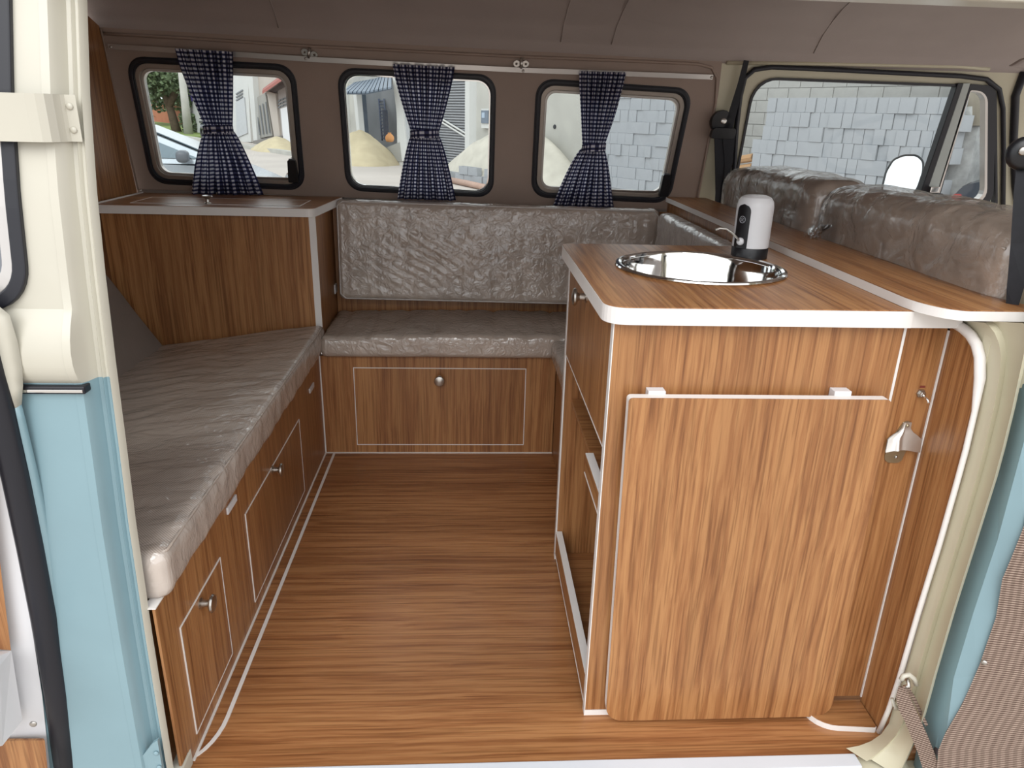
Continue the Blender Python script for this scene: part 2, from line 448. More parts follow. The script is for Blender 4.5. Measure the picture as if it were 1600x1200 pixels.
def box(x0, x1, y0, y1, z0, z1): return MB().box(x0, x1, y0, y1, z0, z1)

def rquad(c, r, n=6):
    """rounded polygon from 2D corners"""
    out = []; m = len(c)
    R = r if isinstance(r, (list, tuple)) else [r] * m
    for i in range(m):
        p = Vector(c[i]); a = Vector(c[i - 1]); b = Vector(c[(i + 1) % m])
        if R[i] < 1e-6: out.append((p.x, p.y)); continue
        p0 = p + (a - p).normalized() * R[i]; p1 = p + (b - p).normalized() * R[i]
        for k in range(n + 1):
            t = k / n; w = .80
            q = (p0 * (1 - t) ** 2 + p * (2 * t * (1 - t) * w) + p1 * t * t) / ((1 - t) ** 2 + 2 * t * (1 - t) * w + t * t)
            out.append((q.x, q.y))
    return out
def inset(c, d):
    """offset a 2D convex polygon inwards"""
    m = len(c); ctr = sum((Vector(p) for p in c), Vector((0, 0))) / m; L = []
    for i in range(m):
        a = Vector(c[i]); b = Vector(c[(i + 1) % m]); t = (b - a).normalized(); nn = Vector((-t.y, t.x))
        if (ctr - a).dot(nn) < 0: nn = -nn
        L.append((a + nn * d, t))
    out = []
    for i in range(m):
        (p, t), (q, u) = L[i - 1], L[i]
        den = t.x * u.y - t.y * u.x
        s_ = ((q.x - p.x) * u.y - (q.y - p.y) * u.x) / den
        out.append(tuple(p + t * s_))
    return out
def fW(a, b, d): return (a, wall_y(b) - d, b)            # far body side: (x, z, out towards the room)
def fY(y): return lambda a, b, d: (a, y - d, b)          # panel facing the doorway
def fX(x): return lambda a, b, d: (x + d, a, b)          # (y, z) panel facing +x
def fXn(x): return lambda a, b, d: (x - d, a, b)         # (y, z) panel facing -x
def fZ(z): return lambda a, b, d: (a, b, z + d)

def knob(parent, pos, axis, s=1.0, mat=None):
    o = MB().lathe([(.0085 * s, 0), (.0085 * s, .002 * s), (.0055 * s, .004 * s), (.005 * s, .011 * s), (.007 * s, .014 * s), (.0125 * s, .016 * s), (.0135 * s, .018 * s), (.012 * s, .0205 * s), (.006 * s, .0222 * s), (.001, .0226 * s)], pos, axis, 24).build('knob', mat or STEEL, parent, smooth=True, sharp=28)
    o['label'] = 'brushed steel knob'
    return o
def screw(parent, pos, axis, r=.004, name='screw', mat=None):
    return MB().lathe([(r, 0), (r, .0008), (r * .7, .002), (r * .1, .0024)], pos, axis, 12).build(name, mat or STEEL, parent, smooth=True)

# ================================================================== VEHICLE SHELL
def interp(tab, z):
    if z <= tab[0][0]: return tab[0][1]
    for (a, p), (b, q) in zip(tab, tab[1:]):
        if z <= b: return p + (q - p) * (z - a) / (b - a)
    (a, p), (b, q) = tab[-2:]
    return q + (q - p) * (z - b) / (b - a)
YB = [(.0, .872), (.06, .875), (.28, .881), (.466, .89), (.576, .9), (.69, .909), (.80, .92), (.90, .933), (1.01, .955), (1.116, .985)]
def yb(z): return interp(YB, z)

# floor
struct(box(-1.12, .78, .912, 2.40, -.018, 0), 'floor', WOOD_FLOOR, 'wood-grain laminate floor of the camper', bevel=.001)
struct(box(-1.15, 2.2, .90, 2.47, -.07, -.02), 'floor_pan', CREAM2, 'painted metal floor pan under the laminate')
t = thing('trim_1', 'white edging line inlaid along the floor', None, (-.42, .96, 0), kind='structure')
fe = [onz(333 + 0, 1171, 0), onz(523, 707, 0)]
path = [(-.419, 2.088), (-.419, 1.02)] + [(-.419 - .055 * (1 - math.cos(q)), 1.02 - .095 * math.sin(q)) for q in [math.pi / 2 * k / 8 for k in range(1, 9)]]
A = [(x - .0035, y, .0) for x, y in path]; B = [(x + .0035, y + (-.004 if i > 8 else 0), .0) for i, (x, y) in enumerate(path)]
MB().strip(A, B, (0, 0, .0018)).build('inlay_strip', WHITE, t)
MB().box(-.447, -.443, .93, 2.09, 0, .0025).build('joint_bead', WHITE, t)
MB().box(-.443, .262, 2.086, 2.09, 0, .0025).build('joint_bead', WHITE, t)
struct(box(-.40, .655, .884, .9115, -.035, .003), 'trim_2', mottled('white_aluminium', (206, 210, 216), .4, .03), 'white metal sill strip along the doorway edge of the floor', bevel=.002)

# far body side (leans in towards the roof) with three window holes
def quad_w(pts): return [onw(*p) for p in pts]
WQ = {1: quad_w([(195, 87), (461, 101), (478, 298), (236, 287)]),
      2: quad_w([(526, 105), (776, 117), (771, 309), (541, 298)]),
      3: quad_w([(838, 122), (1084, 138), (1046, 318), (829, 308)])}
edge_r = quad_w([(1128, 93), (1122, 150), (1100, 250), (1083, 340)])
wl_out = [(-1.12, .30), (edge_r[3][0] - .01, .30)] + list(reversed(edge_r))[0:3] + [(edge_r[0][0], 1.20), (-1.12, 1.23)]
holes = [rquad(inset(WQ[i], .012), .045) for i in (1, 2, 3)]
wall_l = struct(MB().slab(wl_out, holes, fW, -.03, 0), 'wall_left', WALLVINYL, 'brown vinyl lined side of the van with three windows')
bead = [onw(u, v) for u, v in [(150, 52), (300, 60), (480, 72), (640, 80), (800, 88), (1000, 96), (1090, 100), (1112, 106), (1120, 122), (1118, 160), (1104, 235), (1086, 330)]]
MB().tube([fW(a, b, .002) for a, b in bead], .0045, 8).build('piping', WALLVINYL, wall_l, smooth=True)
for u, v in [(860 - 0, 150 - 0)]: pass

# ceiling: coved headliner
prof = [(2.40, 1.150), (2.356, 1.188), (2.335, 1.215), (2.28, 1.255), (2.18, 1.30), (2.02, 1.335), (1.8, 1.36), (1.5, 1.362), (1.25, 1.33), (1.1, 1.27), (1.03, 1.20), (1.008, 1.158)]
def ceil_pt(u, v):
    x = -1.15 + 3.4 * u; t_ = v * (len(prof) - 1); i = min(int(t_), len(prof) - 2); f = t_ - i
    y = prof[i][0] * (1 - f) + prof[i + 1][0] * f; z = prof[i][1] * (1 - f) + prof[i + 1][1] * f
    tilt = -.0165 * (min(x, .8) + .16) * max(0, (y - 1.6) / .8)
    return (x, y, z + tilt)
ceiling = struct(MB().grid(34, 44, ceil_pt), 'ceiling', HEADLINER, 'brownish grey vinyl headliner', smooth=True)
def ceil_at(x, y):
    for (a, p), (b, q) in zip(prof, prof[1:]):
        if b <= y <= a:
            f = (a - y) / (a - b); z = p * (1 - f) + q * f
            return z - .0165 * (min(x, .8) + .16) * max(0, (y - 1.6) / .8)
    return 1.3
for xs, dx in ((-.55, .03), (.26, .01), (.41, .02), (1.02, -.05)):
    MB().tube([(xs + dx * k / 8, 2.335 - .5 * k / 8, ceil_at(xs, 2.335 - .5 * k / 8) - .0005) for k in range(9)], .0016, 6).build('seam', HEADLINER, ceiling, smooth=True)
# outer roof skin
struct(MB().grid(4, 44, lambda u, v: (lambda p: (p[0] * 1.01, p[1] + (p[1] - 1.7) * .04, p[2] + .03))(ceil_pt(u, v))), 'roof', CREAM, 'cream roof skin above the headliner', smooth=True)
# doorway header: cream lip, grey seal, roof gutter
hd = struct(box(-.60, .90, .968, 1.02, 1.1475, 1.158), 'trim_3', CREAM, 'cream lip along the top of the doorway', bevel=.004)
struct(box(-.60, 2.2, .955, 1.0, 1.159, 1.168), 'trim_4', RUBBER, 'dark rubber seal above the doorway', bevel=.002)
struct(MB().strip([(-.6, .96, 1.168), (2.2, .96, 1.168)], [(-.6, 1.08, 1.33), (2.2, 1.08, 1.33)], (0, .02, .01)), 'wall_roof_side', CREAM, 'cream body side above the doorway')
struct(box(.90, 2.2, .965, 1.02, 1.1475, 1.158), 'trim_5', CREAM, 'cream door header over the cab doorway')
# rear end bulkhead: wood panel standing on the corner cupboard, facing the cab
lp = [ (2.46, .30), (2.43, .75), (2.345, 1.21), (2.2, 1.26), (1.9, 1.33), (1.4, 1.34), (1.05, 1.2), (.98, 1.1), (.93, .75), (.90, .0), (2.46, 0)]
def bulk(a, b, d): return (-1.052 - .02 * 0 + d - .0, a, b)
struct(MB().slab(lp, [], bulk, -.02, 0), 'wall_rear', WOOD_Z, 'wood-grain panel closing the rear end beside the windows')
tb = [(2.345, 1.205), (2.355, 1.16), (2.395, .95), (2.435, .752)]
struct(MB().tube([(-1.049, a, b) for a, b in tb], .003, 6), 'trim_6', WALLVINYL, 'piping down the corner between wood panel and window wall', smooth=True)

# cab side: B-pillar and driver's door, cream paint
hole_c = rquad(quad_w([(1178, 120), (1556, 134), (1558, 328), (1140, 322)]), [.075, .03, .03, .05])
cab_out = [(edge_r[3][0] - .02, .30), (2.2, .30), (2.2, 1.20), (edge_r[0][0] - .01, 1.195)] + edge_r[1:3]
cab = struct(MB().slab(cab_out, [hole_c], lambda a, b, d: fW(a, b, d - .004), -.03, 0), 'wall_cab_side', CREAM2, "cream painted driver's door and pillar of the cab")
seal_px = [(1140, 318), (1146, 270), (1150, 200), (1156, 150), (1163, 122), (1178, 109), (1205, 105), (1300, 109), (1420, 115), (1500, 119), (1540, 124), (1560, 140), (1566, 170), (1567, 240), (1566, 330)]
MB().tube([fW(*onw(*p), .004) for p in seal_px], .0075, 8).build('door_seal', RUBBER, cab, smooth=True)
MB().tube([fW(*onw(*p), .002) for p in [(1592, 330), (1586, 290), (1583, 220), (1586, 150), (1600, 112)]], .012, 8).build('windscreen_seal', RUBBER, cab, smooth=True)
MB().tube([fW(*onw(*p), .002) for p in [(1135, 98), (1300, 100), (1500, 104), (1545, 108)]], .006, 8).build('gutter_bead', CREAM2, cab, smooth=True)
wg = thing('window_4', "driver's door window with a slanted bar and a small vent wing", None, fW(*onw(1350, 320), 0), kind='structure')
MB().slab(hole_c, [], lambda a, b, d: fW(a, b, d - .022), -.004, 0).build('pane', GLASS, wg)
hole_in = rquad(inset(quad_w([(1178, 120), (1556, 134), (1558, 328), (1140, 322)]), .007), [.07, .03, .03, .05])
MB().ring(hole_c, hole_in, fW, -.02, .004).build('channel_seal', RUBBER, wg)
def bar(p0, p1, w0, w1, d0, d1):
    a, b = Vector(onw(*p0)), Vector(onw(*p1)); c, d = Vector(onw(p0[0] + w0, p0[1])), Vector(onw(p1[0] + w1, p1[1]))
    return MB().slab([tuple(a), tuple(b), tuple(d), tuple(c)], [], fW, d0, d1)
bar((1503, 130), (1440, 318), 11, 17, -.02, .008).build('division_bar', mottled('grey_bar', (170, 176, 172), .4, .05), wg, bevel=.002)
bar((1494, 130), (1430, 318), 9, 10, -.02, .010).build('bar_seal', RUBBER, wg, bevel=.002)
wing_o = rquad(quad_w([(1514, 131), (1556, 135), (1550, 326), (1462, 324)]), [.01, .05, .07, .02])
wing_i = rquad(quad_w([(1514, 141), (1541, 143), (1540, 318), (1458, 318)]), [.006, .035, .055, .015])
MB().ring(wing_o, wing_i, fW, -.02, .006).build('vent_wing_seal', RUBBER, wg)
wing_j = rquad(quad_w([(1514, 143), (1537, 145), (1536, 314), (1462, 315)]), [.006, .03, .05, .012])
MB().ring(wing_i, wing_j, fW, -.018, .008).build('vent_wing_frame', ALU, wg)
c0 = onw(1446, 294); MB().box(c0[0], c0[0] + .03, wall_y(c0[1]) - .03, wall_y(c0[1]), c0[1] - .012, c0[1] + .008).build('vent_catch', CHROME, wg, bevel=.003)
MB().box(c0[0], c0[0] + .05, wall_y(c0[1]) - .03, wall_y(c0[1]), c0[1] - .035, c0[1] - .014).build('catch_base', BLACKP, wg, bevel=.004)

# windows of the living area
def make_window(i, kind, lab):
    q = WQ[i]; t = thing('window_%d' % i, lab, None, fW((q[2][0] + q[3][0]) / 2, q[2][1], 0), kind='structure')
    n = 8
    o = rquad(q, .055, n); k = rquad(inset(q, .017), .044, n)
    mid = rquad(inset(q, .008), .05, n)
    mb = MB().ring(o, k, fW, -.028, .004); mb.ring(rquad(inset(q, .004), .052, n), rquad(inset(q, .014), .046, n), fW, .004, .009)
    mb.build('rubber_seal', RUBBER, t, bevel=.002)
    inn = k
    if kind == 'sliding':
        f2 = rquad(inset(q, .030), .034, n)
        MB().ring(k, f2, fW, -.026, .002).build('frame', mottled('frame_aluminium', (168, 158, 148), .4, .06, metal=.6), t, bevel=.0015)
        f3 = rquad(inset(q, .037), .03, n)
        MB().ring(f2, f3, fW, -.028, -.008).build('sash', mottled('sash_aluminium', (206, 202, 196), .35, .05, metal=.6), t, bevel=.001)
        inn = f3
        xm = q[0][0] * .47 + q[1][0] * .53
        if i == 3: xm = onw(944, 200)[0]
        MB().slab([(xm - .006, inn[0][1] - .5 * 0 + 0), (xm + .006, inn[0][1])] if False else [(xm - .006, q[2][1] + .03), (xm + .006, q[2][1] + .03), (xm + .004, q[1][1] - .03), (xm - .008, q[1][1] - .03)], [], fW, -.026, -.010).build('mullion', ALU, t, bevel=.001)
        MB().slab([(xm, q[2][1] + .022), (q[2][0] - .03, q[2][1] + .022), (q[2][0] - .03, q[2][1] + .040), (xm, q[2][1] + .040)], [], fW, -.022, -.004).build('lower_rail', mottled('rail_brown', (128, 116, 108), .4, .05, metal=.4), t, bevel=.001)
        px = {1: (458, 268), 3: (1037, 290)}[i]; c = onw(*px)
        la = MB().slab(rquad([(c[0] - .015, c[1] - .034), (c[0] + .017, c[1] - .034), (c[0] + .014, c[1] + .036), (c[0] - .010, c[1] + .036)], .005, 3), [], fW, -.004, .018).build('latch', BLACKP, t, bevel=.003)
        MB().slab(rquad([(c[0] - .007, c[1] + .036), (c[0] + .011, c[1] + .036), (c[0] + .010, c[1] + .040), (c[0] - .006, c[1] + .040)], .001, 2), [], fW, .001, .014).build('latch_top', mottled('latch_grey', (92, 94, 98), .4, .05), la)
        screw(la, fW(c[0] + .002, c[1] + .041, .008), (0, 0, 1), .0022)
    else:
        f2 = rquad(inset(q, .0205), .042, n)
        MB().ring(k, f2, fW, -.02, -.004).build('bright_strip', CHROME, t)
    MB().slab(inn, [], lambda a, b, d: fW(a, b, d - .02), -.004, 0).build('pane', GLASS, t)
    return t
make_window(1, 'sliding', 'rearmost side window with a sliding sash and black latch')
make_window(2, 'fixed', 'fixed middle side window with a black rubber seal')
make_window(3, 'sliding', 'side window nearest the cab with a sliding sash and black latch')

# curtain rails: flat aluminium strips, one above and one below the windows
def rail(px, w, name, lab):
    pts = [onw(*p) for p in px]
    t = thing(name, lab, 'curtain rail', fW(*pts[len(pts) // 2], 0))
    A = [fW(a, b + w / 2, .012) for a, b in pts]; B = [fW(a, b - w / 2, .012) for a, b in pts]
    MB().strip(A, B, (0, .003, 0)).build('strip', ALU, t)
    return t, pts
tr, tp = rail([(172, 73), (320, 82), (484, 93), (650, 102), (813, 110), (960, 115), (1112, 121)], .0135, 'curtain_rail', 'flat aluminium curtain rail running above the windows')
br, bp_ = rail([(218, 297), (380, 304), (510, 309), (660, 316), (800, 323), (920, 325), (1046, 329)], .010, 'curtain_rail', 'thin aluminium curtain rail running below the windows')
for p in [(176, 74), (479, 92), (817, 111), (1110, 121)]: screw(tr, fW(*onw(*p), .012), (0, -1, 0), .0042)
for p in [(506, 309), (800, 322), (222, 297)]: screw(br, fW(*onw(*p), .012), (0, -1, 0), .0042)
for (u, v), lab, ang in (((484, 84), 'small metal wing clip above the rail left of the middle window', -.25), ((814, 100), 'small metal wing clip above the rail right of the middle window', 0.0)):
    c = onw(u, v); t = thing('roof_clip', lab, 'clip', fW(c[0], c[1] - .012, .0), 'metal clips above the curtain rail')
    def rot(a, b): return (c[0] + a * math.cos(ang) - b * math.sin(ang), c[1] + a * math.sin(ang) + b * math.cos(ang))
    for sg in (-1, 1):
        pl = [rot(sg * .013 + .011 * math.cos(q), .010 * math.sin(q)) for q in [2 * math.pi * k / 14 for k in range(14)]]
        hl = [rot(sg * .014 + .003 * math.cos(q), .003 * math.sin(q)) for q in [2 * math.pi * k / 8 for k in range(8)]]
        MB().slab(pl, [hl], fW, .002, .007).build('wing', STEEL, t, bevel=.001)
    MB().tube([fW(*rot(0, -.012), .010), fW(*rot(0, 0), .014), fW(*rot(0, .016), .010)], [.004, .005, .003], 8).build('spring_tongue', STEEL, t, smooth=True)

# ------------------------------------------------------------------ curtains
def curtain(name_lab, top, tie, bot, seed):
    """top/tie/bot: (pixel left, pixel right, pixel row) of the cloth"""
    t = thing('curtain', name_lab, 'curtain', fW(*onw((bot[0] + bot[1]) / 2, bot[2]), .02), 'gingham curtains at the side windows')
    (tl, tz) = onw(top[0], top[2]); (trr, tz2) = onw(top[1], top[3])
    (ml, mz) = onw(tie[0], tie[2]); (mr, _) = onw(tie[1], tie[2])
    (bl, bz) = onw(bot[0], bot[2]); (brr, bz2) = onw(bot[1], bot[3])
    rnd = random.Random(seed); ph = [rnd.uniform(0, 6.28) for _ in range(4)]
    NU, NV = 150, 70
    vs = []; uv = []
    for j in range(NV + 1):
        v = j / NV
        for i in range(NU + 1):
            u = i / NU
            z0 = (tz + (tz2 - tz) * u); z1 = (bz + (bz2 - bz) * u)
            z = z0 + (z1 - z0) * v
            vt = (z0 - mz) / (z0 - z1)
            if v < vt:
                s_ = v / vt; s2 = s_ ** 1.25
                l = tl + (ml - tl) * s2; r = trr + (mr - trr) * s2
            else:
                s_ = (v - vt) / (1 - vt); s2 = s_ ** .72
                l = ml + (bl - ml) * s2; r = mr + (brr - mr) * s2
            dtie = min(1, abs(v - vt) / .25)
            # narrower cloth folds more deeply
            amp = .005 + .007 * dtie + .006 * max(0, v - vt)
            w = u + .012 * math.sin(9 * v + ph[0]) * dtie
            f = math.sin(2 * math.pi * w * 9 + ph[1]) * .6 + math.sin(2 * math.pi * w * 5.3 + ph[2] + 2 * v) * .5 + .25 * math.sin(2 * math.pi * w * 17 + ph[3])
            d = .030 + amp * f - .006 * (1 - dtie) + .010 * math.sin(math.pi * u) * (1 - dtie)
            # at the hem of the header stay close to the rail
            if v < .06: d = d * .8 + .004
            xx = l + (r - l) * (u + .008 * math.sin(2 * math.pi * w * 9 + ph[1] + 1.5))
            vs.append(fW(xx, z, d)); uv.append((u * 18.0, v * 35.0))
    mb = MB(); mb.v = vs
    mb.f = [(j * (NU + 1) + i, j * (NU + 1) + i + 1, (j + 1) * (NU + 1) + i + 1, (j + 1) * (NU + 1) + i) for j in range(NV) for i in range(NU)]
    mb.uv = uv
    mb.build('cloth', GINGHAM, t, smooth=True)
    # tie band: a closed flat loop around the gathered cloth
    mb = MB(); uv = []; n = 40; vs = []
    cx_, hw = (ml + mr) / 2, (mr - ml) / 2 + .004
    for j, dz in enumerate((-.012, -.004, .004, .012)):
        for k in range(n):
            q = 2 * math.pi * k / n; a = cx_ + hw * math.copysign(abs(math.cos(q)) ** .6, math.cos(q)); d = .030 + .021 * math.sin(q)
            vs.append(fW(a, mz + dz + .004 * math.sin(q * 1 + 1), d)); uv.append((k * .5, j * .55 + .2))
    mb.v = vs; mb.f = [(j * n + k, j * n + (k + 1) % n, (j + 1) * n + (k + 1) % n, (j + 1) * n + k) for j in range(3) for k in range(n)]; mb.uv = uv
    mb.build('tie_band', GINGHAM, t, smooth=True)
    # stitched header line
    MB().tube([fW(tl + (trr - tl) * u, tz + (tz2 - tz) * u - .034, .041 + .003 * math.sin(u * 50)) for u in [.01 + .98 * k / 40 for k in range(41)]], .0008, 5).build('stitching', mottled('navy_thread_%d' % seed, (40, 42, 70), .9, .1), t)
    return t
curtain('navy and white gingham curtain at the rearmost window, tied in the middle', (277, 368, 77, 82), (325, 367, 202), (304, 416, 303, 303), 1)
curtain('navy and white gingham curtain tied in the middle of the centre window', (614, 710, 101, 106), (644, 685, 209), (622, 712, 309, 312), 2)
curtain('navy and white gingham curtain tied at the window nearest the cab', (904, 977, 112, 114), (909, 942, 230), (863, 957, 320, 323), 3)

# ================================================================== FURNITURE
def inlaid(parent, fn, rect, mat, kpos=None, kaxis=None, name='door', ks=1.0):
    a0, a1, b0, b1 = rect
    d = MB().slab([(a0, b0), (a1, b0), (a1, b1), (a0, b1)], [], fn, -.004, .0012).build(name, mat, parent)
    e = .0022
    MB().ring([(a0 - e, b0 - e), (a1 + e, b0 - e), (a1 + e, b1 + e), (a0 - e, b1 + e)], [(a0, b0), (a1, b0), (a1, b1), (a0, b1)], fn, -.003, .0018).build('edging', WHITE, d)
    if kpos is not None: knob(d, kpos, kaxis, ks)
    return d

# --- long bench along the rear end
lb = thing('bench_seat_base', 'wooden bench base along the left with two inlaid doors under the long cushion', 'bench', (-.75, 1.5, 0))
fB = fX(-.447)
zt = lambda x: .318 + .14 * (x + .447)          # box top falls slightly away from the aisle
MB().slab([(.893, .03), (.893, .325), (2.128, .318), (2.128, 0), (.925, 0), (.92, .03)], [], fB, -.004, 0).build('front_panel', WOOD_Z, lb)
MB().hexa([(-1.04, .90, 0.0), (-.464, .90, 0.0), (-.464, 2.125, 0.0), (-1.04, 2.125, 0.0), (-1.04, .90, .232), (-.464, .90, .312), (-.464, 2.125, .312), (-1.04, 2.125, .232)]).build('carcass', WOOD_Z, lb)
k1 = onx(312, 943, -.447); k2 = onx(425, 734, -.447)
inlaid(lb, fB, (.959, 1.148, .031, .240), WOOD_Z, k1, (1, 0, 0), ks=1.15)
inlaid(lb, fB, (1.307, 1.79, .031, .238), WOOD_Z, k2, (1, 0, 0), ks=1.15)
for (u, v) in ((362, 788), (487, 606)):
    c = onx(u, v, -.445); MB().box(-.447, -.443, c[1] - .027, c[1] + .027, c[2] - .007, c[2] + .007).build('corner_clip', WHITEP, lb, bevel=.001)
MB().box(-.463, -.4455, .892, .930, .3255, .3275).build('top_edging', WHITE, lb)
struct(box(-.475, -.445, .872, .93, -.06, .029), 'trim_7', CREAM, 'cream metal sill corner below the bench front', bevel=.004)

def fbm(p, sc, seed=0.0):
    return noise.noise(Vector((p[0] * sc + seed, p[1] * sc - seed, p[2] * sc + 2 * seed)))
# long cushion in creased plastic
def cush_long(a, b, c):
    # a: -0.25..0.25 across, b: along, c: height
    x = -.68 + a; y = 1.515 + b
    z = .405 - .038 + .14 * (x + .43) + c
    if a < 0 and False: pass
    return (x, y, z)
def disp_long(q, p):
    n = fbm((q.x * .35, q.y * 1.4, q.z), 9, 3.1)
    n2 = fbm((q.x * .5, q.y * 2.2, q.z), 16, 7.7)
    n3 = math.sin(q.y * 95 + 5 * fbm((q.x * 2, q.y, 0), 5, 1.3)) * max(0, fbm((q.x * 1.5, q.y * .8, 0), 5, 8.8) + .25)
    w = .0045 * n + .0030 * n2 + (.0026 * n3 if q.z > .01 else 0)
    crown = .008 * math.cos(q.x / .25 * 1.4) * math.cos(q.y / .62 * 1.4) if q.z > 0 else 0
    d = q - Vector((q.x * .9, q.y * .97, 0))
    out = d.normalized() if d.length > 1e-6 else Vector((0, 0, 1))
    if q.z > .02: out = Vector((out.x * .4, out.y * .4, 1)).normalized()
    return q + out * w + Vector((0, 0, crown))
lc = thing('bench_cushion', 'long taupe bench cushion under creased clear plastic along the left side', 'cushion', (-.68, 1.5, .33))
o = MB().blob((.25, .607, .040), .020, cush_long, (34, 150, 4), disp_long).build('cushion_body', CUSH_L, lc, smooth=True)
pp = []
for k in range(41): pp.append(cush_long(.246, -.585 + 1.17 * k / 40, .034))
pp = [cush_long(-.20, -.602, .034), cush_long(.20, -.602, .034), cush_long(.235, -.597, .034)] + pp
MB().tube(pp, .0026, 6).build('piping', CUSH, lc, smooth=True)
# leaning backrest of the long bench
MB_b = MB().hexa([(-.935, .93, .335), (-.925, .93, .325), (-.925, 2.118, .325), (-.935, 2.118, .335), (-1.05, .93, .525), (-1.035, .93, .545), (-1.035, 2.118, .545), (-1.05, 2.118, .525)])
fb = lambda a, b, c: (-1.0 + a * .852 - b * 0 + c * .0 - (a) * 1.38 * 0 , b, 0)
def lean(a, b, c):          # a along height, b along y, c thickness
    return (-.985 - .524 * a + .852 * c, 1.525 + b, .435 + .852 * a + .524 * c)
one(MB().blob((.135, .59, .022), .014, lean, (8, 20, 3), lambda q, p: q + Vector((0, 0, .003 * fbm(q, 8)))), 'leaning_cushion', GREYCUSH, 'plain grey-brown cushion leaning back at the far left of the long bench', 'cushion', smooth=True)

# --- corner cupboard
cu = thing('corner_cupboard', 'tall wooden corner cupboard with white edged top left of the rear bench', 'cupboard', (-.75, 2.28, 0))
ZT = .744
MB().box(-1.03, -.458, 2.132, 2.146, .24, ZT - .024).build('front_panel', WOOD_Z, cu)
MB().box(-.4575, -.4395, 2.132, 2.425, .32, ZT - .0245).build('side_panel', WOOD_Z, cu)
MB().box(-.4580, -.4390, 2.1295, 2.1318, .32, ZT - .0245).build('edging', WHITE, cu)
tw = [(-1.03, 2.105), (-.437, 2.105), (-.412, 2.425), (-1.03, 2.425)]
top = MB().slab(rquad(tw, [0, .022, 0, 0], 6), [], fZ(ZT), -.001, 0).build('top', WOOD_X, cu)
MB().slab(rquad([(-1.0302, 2.104), (-.436, 2.104), (-.411, 2.4252), (-1.0302, 2.4252)], [0, .023, 0, 0], 6), [], fZ(ZT), -.0235, -.0012).build('edge_band', WHITE, cu)
hx = [onz(236, 308, ZT), onz(478, 321, ZT), onz(458, 332, ZT), onz(190, 321, ZT)]
h0, h1 = -.952, -.487
d = MB().slab([(h0, 2.155), (h1, 2.155), (h1, 2.30), (h0, 2.30)], [], fZ(ZT), .0001, .0008).build('hatch', WOOD_X, cu)
MB().ring([(h0 - .003, 2.152), (h1 + .003, 2.152), (h1 + .003, 2.303), (h0 - .003, 2.303)], [(h0, 2.155), (h1, 2.155), (h1, 2.30), (h0, 2.30)], fZ(ZT), .0001, .0012).build('edging', WHITE, d)
knob(d, (-.745, 2.165, ZT + .0008), (0, 0, 1), 1.1)
MB().box(-1.031, -1.028, 2.11, 2.42, ZT, ZT + .004).build('joint_bead', WHITE, cu)

# --- rear bench
rb = thing('bench_seat_base', 'wooden bench base under the windows with one wide inlaid door', 'bench', (-.09, 2.25, 0))
MB().slab([(-.445, 0), (.262, 0), (.262, .318), (-.445, .318)], [], fY(2.09), -.016, 0).build('front_panel', WOOD_Z, rb)
MB().box(-.436, .60, 2.107, 2.42, 0, .316).build('carcass', WOOD_Z, rb)
MB().box(-.447, -.4435, 2.0885, 2.091, 0, .318).build('joint_bead', WHITE, rb)
a = ony(553, 575, 2.09); b = ony(820, 579, 2.09); c = ony(815, 693, 2.09)
inlaid(rb, fY(2.09), (a[0], b[0] + .002, .030, a[2]), WOOD_Z, ony(687, 592, 2.09), (0, -1, 0), ks=1.2)
MB().box(-.436, .66, 2.386, 2.40, .3165, .72).build('backboard', WOOD_Z, rb)
def disp_seat(q, p):
    w = .003 * fbm((q.x * 1.6, q.y, q.z), 14, 1.0) + .0018 * fbm((q.x, q.y * 1.5, q.z), 30, 4)
    tuft = -.0045 * max(0, math.cos(q.x * 2 * math.pi / .094)) ** 10 if q.z > .01 else 0
    d = Vector((0, -.4 if q.y < -.1 else 0, 1 if q.z > 0 else -.2))
    return q + d * (w + tuft) + Vector((0, 0, .010 * math.cos(q.x / .515 * 1.4) if q.z > 0 else 0))
sc_ = thing('bench_cushion', 'ribbed taupe seat cushion in plastic on the bench under the windows', 'cushion', (-.09, 2.2, .32))
MB().blob((.515, .158, .031), .016, lambda a, b, c: (.078 + a, 2.222 + b, .351 + c), (90, 14, 3), disp_seat).build('cushion_body', CUSH, sc_, smooth=True)
MB().tube([(-.435 + .71 * k / 40, 2.0665, .373 + .004 * math.sin(math.pi * k / 40) + .001 * math.sin(k * 2.1)) for k in range(41)], .0024, 6).build('piping', CUSH, sc_, smooth=True)
# backrest under the middle windows
bk0 = ony(527, 466, 2.325); bk1 = ony(527, 318, 2.345)
def back_map(a, b, c):       # a: x, b: thickness, c: height
    t_ = c / .155
    return (.093 + a, 2.352 + b + .012 * t_, .583 - .006 * a / .5 + c)
def disp_back(q, p):
    s_ = 1.0 if q.y < 0 else 0
    w = .0028 * fbm((q.x * .8 + q.z * .8, q.y, q.z * 1.2 - q.x * .6), 22, 5.0) + .0015 * fbm((q.x, q.y, q.z), 60, 2)
    diag = 0
    e = max(0, 1 - abs(q.x + .22) / .26) * max(0, 1 - abs(q.z + .02) / .16)
    diag = .0028 * e * math.sin((q.x * .62 + q.z) * 210 + 2.0 * fbm(q, 9, 1))
    rib = -.0028 * max(0, math.cos(q.x * 2 * math.pi / .094 + 1)) ** 14
    puff = -.008 * math.cos(q.x / .51 * 1.45) * math.cos(q.z / .155 * 1.45) * s_
    return q + Vector((0, -(w + rib + diag) * s_ + puff, w if q.z > .14 else 0))
bc = thing('bench_cushion', 'wide taupe backrest cushion in creased plastic below the middle window', 'cushion', (.09, 2.35, .43))
MB().blob((.512, .026, .155), .018, back_map, (110, 3, 44), disp_back).build('cushion_body', CUSH, bc, smooth=True)
